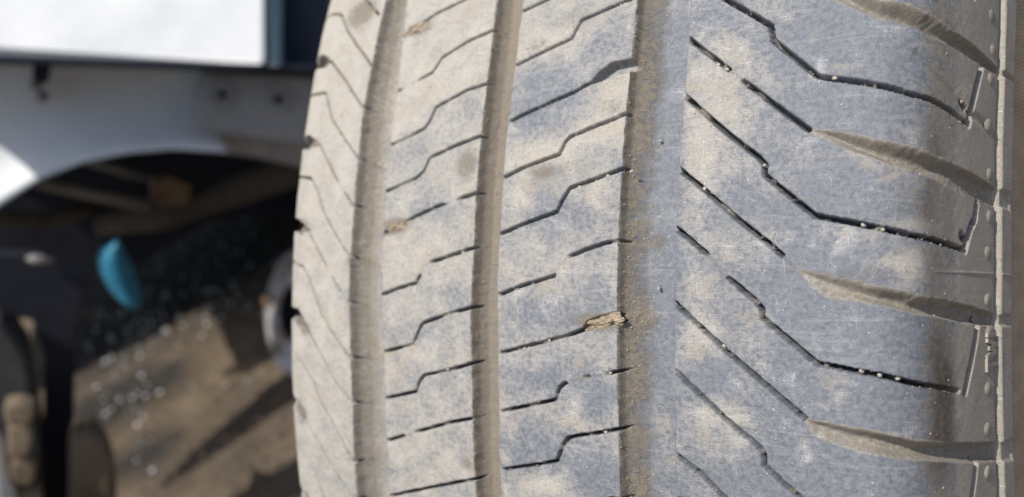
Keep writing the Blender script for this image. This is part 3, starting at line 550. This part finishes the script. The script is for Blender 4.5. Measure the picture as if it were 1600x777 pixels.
def build_rest():
    circ = 2 * math.pi * RAD; s = np.arange(-92, 130.01, .95); s = np.append(s[s < 129.6], 129.93)
    vv = np.linspace(V1 - .2, V0 + circ + .2, int((circ - 180) / 1.1)); P = []; U = []; A = []
    # the pattern simply repeats round the tyre, so one period of it is measured and laid again and again
    per = np.linspace(-20, -20 + PERIOD, 54)[:-1]; k = int(round((circ - 180) / PERIOD)); 
    base_v = np.arange(V0, V1, 1.0)
    S_, V_, h, cream, mud, dark, _l, _b, tan, _g = height(s, base_v, False)
    ph = (vv - vv[0]) / (vv[-1] - vv[0]) * k * PERIOD; ph = (ph + 0.0) % PERIOD
    src = np.clip(((ph - 32) - V0), 0, len(base_v) - 1.001); i0 = src.astype(int); fr = (src - i0)[:, None]
    pick = lambda a: a[i0] * (1 - fr) + a[i0 + 1] * fr
    H = pick(h); SS, VV = np.meshgrid(s, vv); 
    Pn = surf(SS, VV, H); At = np.stack([pick(cream), pick(mud), pick(dark), pick(tan)], -1)
    grid_mesh('tread_band', Pn, np.stack([SS, VV], -1), At, np.ones((len(vv) - 1, len(s) - 1), bool), M_RUB, TYRE, 'rest of the tread on the far side of the tyre')
    # sidewalls and inside
    va = np.linspace(0, circ, 541)
    for lo, hi, nm in ((129.9, PS[-1], 'sidewall'), (PS[0], -91.9, 'sidewall')):
        sg = np.linspace(lo, hi, 60); SS, VV = np.meshgrid(sg, va)
        hh = np.where(SS > 0, 2.6 - 1.4 * sstep((SS - 130.5) / 3), 0) * np.ones_like(SS)
        if lo > 0:
            hh = hh - .8 * np.exp(-((SS - 150) / 2.0) ** 2) - 1.2 * sstep((SS - 205) / 3)
        grid_mesh(nm, surf(SS, VV, hh), np.stack([SS, VV], -1), None, np.ones((len(va) - 1, len(sg) - 1), bool), M_SIDE, TYRE,
                  'brown ribbed sidewall at the right edge' if lo > 0 else None)
    # inner skin
    sg = np.linspace(PS[0], PS[-1], 80); SS, VV = np.meshgrid(sg, va[::3])
    hh = 9 * np.clip(np.minimum(SS - PS[0], PS[-1] - SS) / 12, 0.001, 1) + 1.6
    grid_mesh('inner_liner', surf(SS, VV, hh), np.stack([SS, VV], -1), None, np.ones((len(va[::3]) - 1, len(sg) - 1), bool), M_INNER, TYRE)
build_rest()

def patch(outline, hbase, htop, name, mat, parent, label=None, bevel=.3):
    """small raised plate following the tyre: outline in (s, v) mm"""
    o = np.array(outline, float); c = o.mean(0); n = len(o)
    ins = c + (o - c) * (1 - bevel / max(np.ptp(o[:, 0]), np.ptp(o[:, 1])) * 2)
    v = np.vstack([surf(o[:, 0], o[:, 1], np.full(n, hbase)), surf(ins[:, 0], ins[:, 1], np.full(n, htop)), surf(np.array([c[0]]), np.array([c[1]]), np.array([htop * 1.0]))])
    f = [(i, (i + 1) % n, n + (i + 1) % n, n + i) for i in range(n)] + [(n + i, n + (i + 1) % n, 2 * n) for i in range(n)]
    return mesh(name, v, f, mat, parent, True, label)
for (cs, cv) in DATA['dot']:
    a = np.linspace(0, 2 * math.pi, 25)[:-1]
    patch(np.stack([cs + 1.75 * np.cos(a), cv + 1.6 * np.sin(a)], 1), .2, -.24, 'raised_dot', M_SHOULDER, TYRE, None, .5)

def letter(strokes, s0, v0, hgt, wid, w=.8):
    """strokes in letter space (x along reading direction, y up); reading runs up the tyre, letter tops face the tread"""
    vs, fs = [], []
    for (x1, y1), (x2, y2) in strokes:
        a = np.array([s0 - y1 * hgt, v0 + x1 * wid]); b = np.array([s0 - y2 * hgt, v0 + x2 * wid])
        d = (b - a) / np.hypot(*(b - a)); nn = np.array([-d[1], d[0]]) * w / 2
        q = [a - nn - d * w * .3, b - nn + d * w * .3, b + nn + d * w * .3, a + nn - d * w * .3]
        k = len(vs); q = np.array(q)
        vs += list(surf(q[:, 0], q[:, 1], np.full(4, .25))) + list(surf(a[0] * .04 + q[:, 0] * .96, q[:, 1], np.full(4, -.42)))
        fs += [(k, k + 1, k + 5, k + 4), (k + 1, k + 2, k + 6, k + 5), (k + 2, k + 3, k + 7, k + 6), (k + 3, k, k + 4, k + 7), (k + 4, k + 5, k + 6, k + 7)]
    return mesh('raised_letter', vs, fs, M_SHOULDER, TYRE, False)
tw = DATA['twi']; sb = 118.0
letter([((0, 1), (1, 1)), ((.5, 0), (.5, 1))], sb, tw[0][1] - .1, 4.0, 2.2)['label'] = 'raised letter T'
letter([((0, 1), (.27, 0)), ((.27, 0), (.5, .75)), ((.5, .75), (.73, 0)), ((.73, 0), (1, 1))], sb, tw[0][1] + 2.7, 4.0, 3.2)['label'] = 'raised letter W'
letter([((0, 0), (0, 1))], sb, tw[0][1] + 7.0, 4.0, 1)['label'] = 'raised letter I'

# ---------------------------------------------------------------- grit and clay on the tyre
def rock_mesh(name, r, seed, mat, sub=2, rough=.28):
    import bmesh
    bm = bmesh.new(); bmesh.ops.create_icosphere(bm, subdivisions=sub, radius=1.0)
    rng = random.Random(seed); ph = [Vector((rng.uniform(-1, 1), rng.uniform(-1, 1), rng.uniform(-1, 1))) for _ in range(9)]
    for v in bm.verts:
        d = v.co.normalized(); k = 1 + sum(math.sin(d.dot(p) * (2.5 + i * 1.1) + i) for i, p in enumerate(ph)) * rough / 4
        v.co = Vector((d.x * r[0], d.y * r[1], d.z * r[2])) * k
    me = bpy.data.meshes.new(name); bm.to_mesh(me); bm.free(); me.materials.append(mat)
    me.polygons.foreach_set('use_smooth', [sub > 1] * len(me.polygons)); return me
def frame_at(s, v, h):
    p = surf(np.array([s]), np.array([v]), np.array([h]))[0]; ps = surf(np.array([s + .5]), np.array([v]), np.array([h]))[0]; pv = surf(np.array([s]), np.array([v + .5]), np.array([h]))[0]
    x = Vector(ps - p).normalized(); y = Vector(pv - p).normalized(); z = x.cross(y).normalized(); y = z.cross(x)
    m = Matrix.Identity(4)
    for i in range(3): m[i][0], m[i][1], m[i][2], m[i][3] = x[i], y[i], z[i], p[i]
    return m
PEB_LABEL = {0: 'largest pale grit pebble wedged near the top of the first near shoulder cut', 13: 'lone white pebble stuck on the blue grey floor of the wide near groove',
             14: 'small pebble on the wide near groove floor in its upper part', 27: 'pale pebble in the closed stretch of a diagonal shoulder cut', 28: 'pale pebble at the tip of the middle lateral groove'}
ROW = lambda s_: 'second tread row' if s_ < 0 else 'centre right tread row' if s_ < 40 else 'near shoulder row' 
THIRD = lambda v_: 'upper' if v_ > 24 else 'middle' if v_ > -12 else 'lower'
bins = {}
for i, p in enumerate(DATA['pebble']):
    if i not in PEB_LABEL: bins.setdefault((ROW(p[0]), THIRD(p[1])), []).append((p[0], i))
ORD = ['leftmost', 'second from left', 'third from left', 'fourth from left', 'fifth from left', 'sixth from left', 'seventh from left', 'eighth from left', 'ninth from left', 'tenth from left']
for (rw, th), l in bins.items():
    for k_, (_s, i) in enumerate(sorted(l)):
        PEB_LABEL[i] = 'tiny pale pebble in a cut, %s part of %s%s' % (th, rw, '' if len(l) == 1 else ', ' + ORD[k_])
for i, (ps_, pv_, ws, wv) in enumerate(DATA['pebble']):
    r = (max(.38, ws * .40), max(.30, wv * .38), .4 * max(.5, min(ws, wv)))
    me = rock_mesh('pebble', tuple(q / 1000 for q in r), 100 + i, M_GRIT, 2, .6)
    deep = 4.0 if i in (13, 14) else .45
    o = link('pebble', me); o.matrix_world = frame_at(ps_, pv_, deep)
    tag(o, PEB_LABEL[i], 'pebble', 'grit pebbles wedged in the tread')

def tread_crumbs():
    """grains of dry earth lying along the cuts and in the grooves, too many to count"""
    s, v, h = GRID; rng = np.random.RandomState(21); pts = []
    for k, p in SIP.items():
        if p[:, 1].max() < -68 or p[:, 1].min() > 88: continue
        for a, b in zip(p[:-1], p[1:]):
            L = np.hypot(*(b - a)); n = int(L * (1.9 if k[0] in 'RS' else 1.0)); t_ = rng.rand(n, 1)
            pts.append(a + (b - a) * t_ + rng.randn(n, 2) * .55)
    for a, b, n in ((35, 42, 900), (-4, 4, 420), (-47.5, -38, 350)):
        pts.append(np.stack([a + (b - a) * rng.rand(n) ** 1.3, rng.uniform(-62, 84, n)], 1))
    for cs, cv, rs, rv, am in DATA['mud']:
        n = int(45 * am); pts.append(np.stack([cs + rng.randn(n) * rs * .6, cv + rng.randn(n) * rv * .6], 1))
    n = 1500; pts.append(np.stack([rng.uniform(-80, 100, n), rng.uniform(-62, 84, n)], 1))
    P_ = np.vstack(pts); P_ = P_[(P_[:, 0] > -85) & (P_[:, 0] < 124) & (P_[:, 1] > -75) & (P_[:, 1] < 95)]
    hi = h[np.clip(((P_[:, 1] - v[0]) / (v[1] - v[0])).astype(int), 0, len(v) - 1), np.clip(((P_[:, 0] - s[0]) / (s[1] - s[0])).astype(int), 0, len(s) - 1)]
    r = .06 + .17 * rng.rand(len(P_)) ** 3
    oc = np.array([(1, 0, 0), (-1, 0, 0), (0, 1, 0), (0, -1, 0), (0, 0, 1.0), (0, 0, -1)]); tri = np.array([(0, 2, 4), (2, 1, 4), (1, 3, 4), (3, 0, 4), (2, 0, 5), (1, 2, 5), (3, 1, 5), (0, 3, 5)])
    vs = []
    for q in oc:
        j = q * (1 + .5 * (rng.rand(len(P_), 3) - .5)) + (rng.rand(len(P_), 3) - .5) * .5
        vs.append(surf(P_[:, 0] + j[:, 0] * r, P_[:, 1] + j[:, 1] * r, hi - j[:, 2] * r * .8 - r * .2))
    V = np.stack(vs, 1).reshape(-1, 3); F = (tri[None] + (np.arange(len(P_)) * 6)[:, None, None]).reshape(-1, 3)
    tag(mesh('earth_grains', V, F, M_GRAIN, None, False), kind='stuff')
M_GRAIN = plain('dry_earth_grain', (.27, .23, .17), (.47, .43, .36), 260, .9, 0, .001, .1)
tread_crumbs()
for cs, cv, rx, ry, rz, dep, lab in DATA['clump']:
    me = rock_mesh('clay_clump', (rx / 1000, ry / 1000, rz * .6 / 1000), int(cs * 10) % 97, M_CLAY, 4, .38)
    nn_ = len(me.vertices); rr = np.random.RandomState(4); cc = np.zeros(nn_ * 3); me.vertices.foreach_get('co', cc); cc = cc.reshape(-1, 3)
    cc += rr.randn(nn_, 3) * .00009; me.vertices.foreach_set('co', cc.ravel()); me.polygons.foreach_set('use_smooth', [False] * len(me.polygons)); me.update()
    o = link('clay_clump', me); o.matrix_world = frame_at(cs, cv, dep) @ Matrix.Rotation(math.radians(12), 4, 'Z'); tag(o, lab, 'clay clump')

# ================================================================== BACKGROUND VEHICLE
def slab(name, pts, dist, depth, mat, parent, lean=0.0, label=None, bev=.004):
    """plate with an outline in (px, py) directions, standing across the line of sight `dist` metres ahead; `depth` thick; lean tips the top away"""
    import bmesh
    base = [at(x, y, dist) for x, y in pts]; z0 = min(p[2] for p in base)
    base = [at(x, y, dist + lean * (p[2] - z0)) for (x, y), p in zip(pts, base)]
    bm = bmesh.new(); f = [bm.verts.new(p) for p in base]; b = [bm.verts.new(p + FW * depth) for p in base]; n = len(pts)
    bm.faces.new(f); bm.faces.new(b[::-1])
    for i in range(n): bm.faces.new((f[i], b[i], b[(i + 1) % n], f[(i + 1) % n]))
    bmesh.ops.recalc_face_normals(bm, faces=bm.faces)
    if bev: bmesh.ops.bevel(bm, geom=list(bm.edges), offset=bev, segments=2, affect='EDGES', profile=.6)
    me = bpy.data.meshes.new(name); bm.to_mesh(me); bm.free(); me.materials.append(mat)
    o = link(name, me, parent)
    if label: o['label'] = label
    return o
def tube(name, pts, rad, mat, parent, seg=14):
    vs, fs = [], []; n = len(pts)
    rad = rad if isinstance(rad, (list, tuple)) else [rad] * n
    for i, p in enumerate(pts):
        a = np.array(pts[max(i - 1, 0)]); b = np.array(pts[min(i + 1, n - 1)]); d = b - a; d = d / np.linalg.norm(d)
        x = np.cross(d, UP if abs(d[2]) < .9 else RT); x /= np.linalg.norm(x); y = np.cross(d, x)
        for k in range(seg):
            t = 2 * math.pi * k / seg; vs.append(np.array(p) + (x * math.cos(t) + y * math.sin(t)) * rad[i])
    for i in range(n - 1):
        for k in range(seg): fs.append((i * seg + k, i * seg + (k + 1) % seg, (i + 1) * seg + (k + 1) % seg, (i + 1) * seg + k))
    fs.append(tuple(range(seg))[::-1]); fs.append(tuple((n - 1) * seg + k for k in range(seg)))
    return mesh(name, vs, fs, mat, parent)

def lathe(name, prof, c, ax, mat, parent=None, seg=48, closed=False):
    """ring or disc turned about the axis ax through c; prof = (radius, along) in metres"""
    ax = np.array(ax, float); ax /= np.linalg.norm(ax); x = np.cross(ax, UP); x /= np.linalg.norm(x); y = np.cross(ax, x)
    vs = [np.array(c) + (x * math.cos(2 * math.pi * k / seg) + y * math.sin(2 * math.pi * k / seg)) * r + ax * a for r, a in prof for k in range(seg)]
    fs = []; n = len(prof)
    for i in range(n if closed else n - 1):
        j = (i + 1) % n
        for k in range(seg): fs.append((i * seg + k, i * seg + (k + 1) % seg, j * seg + (k + 1) % seg, j * seg + k))
    return mesh(name, vs, fs, mat, parent)

DV = 1.15
van = empty('van', tuple(at(200, 300, 1.5) * np.array([1, 1, 0])), 'white vehicle behind the tyre, out of focus, with grey wheel arch liner', 'vehicle')
slab('body_panel', [(-260, 76), (414, 102), (412, -260), (-260, -260)], DV, .03, M_WHITE, van, lean=1.3, bev=.006)
slab('trim_strip', [(415, 103), (440, 104), (442, -260), (414, -260)], DV, .03, M_TEAL, van, lean=1.2, bev=.003)
slab('end_cap', [(441, 104), (700, 112), (700, -260), (443, -260)], DV - .01, .04, M_NAVY, van, lean=1.1, bev=.003)
slab('panel_lip', [(-260, 77), (-260, 92), (414, 113), (700, 122), (700, 110), (414, 101)], DV + .012, .17, M_NAVY, van, bev=.003)
# wheel arch liner: a sheet with a rolled lower lip that follows the arch
arc_ = [(-260, 560), (-160, 440), (-60, 360), (0, 322), (60, 282), (130, 254), (200, 240), (270, 234), (340, 238), (400, 247), (470, 262), (560, 275), (700, 300)]
top_ = [(x, 92 + x * .045) for x, _ in arc_]
def strip_mesh(name, rows, mat, parent, thick=.008):
    """sheet through rows of world points, given thickness backwards"""
    R_, C_ = len(rows), len(rows[0]); vs = [p for r in rows for p in r] + [p + FW * thick for r in rows for p in r]; n = R_ * C_; fs = []
    for i in range(R_ - 1):
        for j in range(C_ - 1):
            a = i * C_ + j; fs += [(a, a + 1, a + C_ + 1, a + C_), (n + a, n + a + C_, n + a + C_ + 1, n + a + 1)]
    for j in range(C_ - 1):
        fs += [(j, n + j, n + j + 1, j + 1), ((R_ - 1) * C_ + j, (R_ - 1) * C_ + j + 1, n + (R_ - 1) * C_ + j + 1, n + (R_ - 1) * C_ + j)]
    for i in range(R_ - 1):
        fs += [(i * C_, (i + 1) * C_, n + (i + 1) * C_, n + i * C_), (i * C_ + C_ - 1, n + i * C_ + C_ - 1, n + (i + 1) * C_ + C_ - 1, (i + 1) * C_ + C_ - 1)]
    return mesh(name, vs, fs, mat, parent)
def dense(a, k=4):
    a = np.array(a, float); t = np.linspace(0, len(a) - 1, (len(a) - 1) * k + 1); return np.stack([np.interp(t, range(len(a)), a[:, i]) for i in (0, 1)], 1)
A_, B_ = dense(top_), dense(arc_)
m_ = B_[:, 0] <= 362
rows = []
for f in np.linspace(0, 1, 14):
    bul = .035 * math.sin(f * math.pi) * .6 - .05 * f - .010 * sstep((f - .72) / .28) + .02 * (1 - f)
    rows.append([at(*(a * (1 - f) + b * f), DV + .105 + bul * .8) for a, b in zip(A_[m_], B_[m_])])
strip_mesh('wheel_arch_liner', rows, M_GREY, van)
m2 = B_[:, 0] >= 308
rows = []
for f in np.linspace(0, 1, 14):
    bul = .012 - .02 * f + .02 * sstep((f - .75) / .25)
    rows.append([at(*(a * (1 - f) + b * f), DV + .100 + bul) for a, b in zip(A_[m2], B_[m2])])
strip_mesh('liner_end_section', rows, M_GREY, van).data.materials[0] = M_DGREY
slab('mounting_plate', [(312, 112), (306, 150), (306, 180), (316, 200), (340, 209), (470, 226), (520, 228), (520, 122)], DV + .050, .02, M_DGREY, van, bev=.006)
for bx, by, r in ((345, 147, .017), (432, 155, .018)):
    c = at(bx, by, DV + .050); b = lathe('bolt_recess', [(r * 1.25, .004), (r * 1.1, -.003), (r * .85, -.004), (r * .7, .001), (r * .45, .002), (r * .38, -.004), (.0004, -.005)], c, FW, M_DGREY, van, 32)
    lathe('bolt_head', [(r * .34, .004), (r * .34, -.008), (r * .26, -.010), (.0003, -.010)], c, FW, M_BLACK, b, 6)
for dx in (-4, 6):
    lathe('clip', [(.006, .03), (.007, -.004), (.005, -.012), (.0003, -.013)], at(60 + dx, 140 + dx * 2, DV + .07), FW, M_ROD, van, 12)
slab('dark_clip_bracket', [(52, 98), (80, 99), (76, 128), (60, 135), (50, 120)], DV + .06, .02, M_BLACK, van, bev=.002)
# underside
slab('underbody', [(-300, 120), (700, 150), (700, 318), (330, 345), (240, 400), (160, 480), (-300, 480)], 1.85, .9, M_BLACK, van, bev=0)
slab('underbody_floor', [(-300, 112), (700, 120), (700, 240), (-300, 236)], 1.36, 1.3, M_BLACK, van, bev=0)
tube('suspension_arm', [at(-60, 240, 1.40), at(70, 288, 1.40), at(150, 306, 1.40), at(232, 322, 1.42)], [.008, .008, .008, .010], M_ROD, van)
tube('track_rod', [at(120, 245, 1.5), at(200, 270, 1.5), at(330, 300, 1.52)], .007, M_ROD, van)
slab('rusty_bracket', [(238, 282), (262, 274), (300, 290), (296, 318), (250, 326), (236, 312)], 1.44, .05, M_RUST, van, bev=.004)
tube('subframe_beam', [at(150, 350, 1.5), at(250, 338, 1.48), at(360, 300, 1.45), at(480, 258, 1.42), at(600, 215, 1.4)], [.020, .023, .026, .028, .03], M_GRIME, van)
tube('exhaust_pipe', [at(-120, 330, 1.45), at(0, 340, 1.45), at(60, 344, 1.45), at(110, 338, 1.47), at(150, 320, 1.5)], .012, M_GRIME, van)
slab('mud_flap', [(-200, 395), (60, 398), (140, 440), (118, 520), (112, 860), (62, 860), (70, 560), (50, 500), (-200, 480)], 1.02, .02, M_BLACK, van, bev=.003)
tube('clip', [at(42, 404, 1.012), at(52, 405, 1.010), at(64, 406, 1.010), at(84, 408, 1.012)], [.002, .005, .005, .002], M_ROD, van)

# hub of a wheel standing behind the tyre
_h1, _h2 = at(458, 488, 1.0)[2], at(458, 488, 2.0)[2]; HD = 1.0 + (_h1 - .098) / (_h1 - _h2); hc = at(458, 488, HD); hd = hc - CO; hd = hd / np.linalg.norm(hd); hax = hd * .60 + CW[:, 0] * .80
hub = empty('wheel_hub', tuple(hc * np.array([1, 1, 0])), 'round weathered metal hub with black centre hole, half hidden behind the tyre', 'wheel hub')
R0 = .098 * HD / 1.30
lathe('hub_disc', [(R0 * .40, .03), (R0 * .40, -.002), (R0 * .46, -.008), (R0 * .60, -.008), (R0 * .72, -.002), (R0 * .88, -.002), (R0 * .97, .004), (R0, .012), (R0 * .97, .03)], hc, hax, M_HUB, hub, 64, True)
lathe('centre_bore', [(R0 * .398, -.001), (R0 * .395, .028), (.0005, .028)], hc, hax, M_BLACK, hub, 40)
_x = np.cross(hax, UP); _x /= np.linalg.norm(_x); _y = np.cross(hax / np.linalg.norm(hax), _x)
for k in range(5):
    t = 2 * math.pi * k / 5 + .75; c = hc + (_x * math.cos(t) + _y * math.sin(t)) * R0 * .68 
    nut = lathe('wheel_nut', [(.011, .002), (.011, -.012), (.008, -.015), (.0003, -.0155)], c, hax, M_HUB if k % 2 else M_RUST, hub, 6)

# blue plastic scrap, bent like a shoehorn, leaning on the earth
def blue_scrap():
    axis = [(183, 377), (178, 395), (180, 415), (186, 435), (194, 455), (202, 472), (209, 487)]; wid = [5, 21, 28, 30, 26, 18, 4]
    vs = []; n = 9; d0 = 1.22
    for (x, y), w in zip(axis, wid):
        for j in range(n):
            t = j / (n - 1) * 2 - 1; vs.append(at(x + t * w, y + t * w * .25, d0 + .018 * (t * t)))
    m = len(vs); vs += [p + FW * .003 for p in vs]; fs = []
    for i in range(len(axis) - 1):
        for j in range(n - 1):
            a = i * n + j; fs += [(a, a + 1, a + n + 1, a + n), (m + a, m + a + n, m + a + n + 1, m + a + 1)]
    for i in range(len(axis) - 1):
        fs += [(i * n, (i + 1) * n, m + (i + 1) * n, m + i * n), (i * n + n - 1, m + i * n + n - 1, m + (i + 1) * n + n - 1, (i + 1) * n + n - 1)]
    for j in range(n - 1):
        e = (len(axis) - 1) * n; fs += [(j, m + j, m + j + 1, j + 1), (e + j, e + j + 1, m + e + j + 1, m + e + j)]
    tag(mesh('blue_plastic_scrap', vs, fs, M_BLUE), 'curved bright blue plastic piece beside the dark wheel arch', 'plastic scrap')
blue_scrap()

# brown lump and muddy tyre at lower left
tag(slab('earth_block', [(104, 860), (106, 720), (112, 684), (124, 671), (142, 673), (160, 688), (175, 716), (183, 752), (183, 860)], .96, .05, M_STONE, None, bev=.010),
    'upright rounded brown block at the lower left, right of the black mud flap', 'block')
def far_tyre():
    t = empty('muddy_tyre', tuple(at(-60, 760, .92) * np.array([1, 1, 0])), 'pale muddy tyre edge at the lower left corner with brown lugs', 'tyre')
    ed = [(-4, 560), (2, 590), (9, 640), (15, 690), (21, 740), (26, 790), (30, 860), (32, 960)]
    rows_ = []
    for k, off in enumerate((-240, -120, -40, -14, 0, 3)):
        rows_.append([at(x + off, y, .92 + (0, 0, .0, .004, .018, .05)[k] + (777 - y) * .0006) for x, y in ed])
    strip_mesh('pale_tread', rows_, M_CLAY2, t, .02)
    for (x0, y0, x1, y1) in ((12, 632, 56, 662), (17, 664, 52, 716), (22, 722, 58, 760), (28, 768, 66, 820), (32, 828, 70, 880)):
        slab('lug', [(x0 - 6, y0 + 4), (x0 + 18, y0), (x1 - 4, y0 + 5), (x1, (y0 + y1) / 2), (x1 - 10, y1 + 3), (x0 - 4, y1 + 2)], .945, .03, M_CLAY3, t, bev=.004)
    slab('tyre_body', [(-240, 520), (0, 500), (40, 560), (64, 700), (76, 960), (-240, 960)], .985, .08, M_INNER, t, bev=.004)
M_CLAY2 = plain('pale_dry_mud', (.55, .50, .43), (.68, .64, .57), 20, .9, .4, .003)
M_CLAY3 = plain('brown_wet_mud', (.13, .098, .064), (.22, .17, .112), 25, .9, .5, .003)
far_tyre()

# ---------------------------------------------------------------- gravel, its glints put in as pale colour
def gravel():
    rng = random.Random(11); vs, fs = [], []
    import bmesh
    bm = bmesh.new(); bmesh.ops.create_icosphere(bm, subdivisions=1, radius=1.0); bv = [v.co.copy() for v in bm.verts]; bf = [[v.index for v in f.verts] for f in bm.faces]; bm.free()
    def put(c, r, vs, fs):
        k = len(vs); ax = Vector((rng.uniform(-1, 1), rng.uniform(-1, 1), rng.uniform(-1, 1))).normalized(); R_ = Matrix.Rotation(rng.uniform(0, 6.28), 3, ax)
        sx = Vector((rng.uniform(.8, 1.3), rng.uniform(.8, 1.3), rng.uniform(.5, .9)))
        for v in bv:
            w = R_ @ (v * rng.uniform(.85, 1.12)); vs.append((c[0] + w.x * r * sx.x, c[1] + w.y * r * sx.y, c[2] + w.z * r * sx.z))
        for f in bf: fs.append([k + i for i in f])
    dull_v, dull_f = [], []
    clusters = [(200, 500, 40, 45, 110), (300, 420, 70, 50, 70), (240, 470, 50, 45, 80), (350, 370, 60, 30, 40), (190, 620, 26, 40, 20), (225, 690, 14, 50, 18), (360, 580, 50, 30, 12), (350, 410, 60, 50, 70), (400, 350, 40, 16, 8), (310, 620, 30, 40, 4)]
    for cx, cy, sx, sy, n in clusters:
        for _ in range(n):
            x, y = rng.gauss(cx, sx), rng.gauss(cy, sy)
            if y < 335 or x > 470 or y > 900: continue
            p = on_ground(x, y); put((p[0], p[1], .003), .0012 + .0024 * rng.random() ** 2 * (1 + .5 * (np.linalg.norm(p - CO) - 1)), vs, fs)
    tag(mesh('gravel', vs, fs, M_GLINT, None, False), kind='stuff')
    for _ in range(3500):
        x, y = rng.uniform(-60, 560), 330 + 520 * rng.random() ** .8; p = on_ground(x, y)
        if abs(p[0]) > 6 or abs(p[1]) > 6: continue
        put((p[0], p[1], -.003), rng.uniform(.001, .003), dull_v, dull_f)
    tag(mesh('soil_crumbs', dull_v, dull_f, M_STONE, None, False), kind='stuff')
gravel()
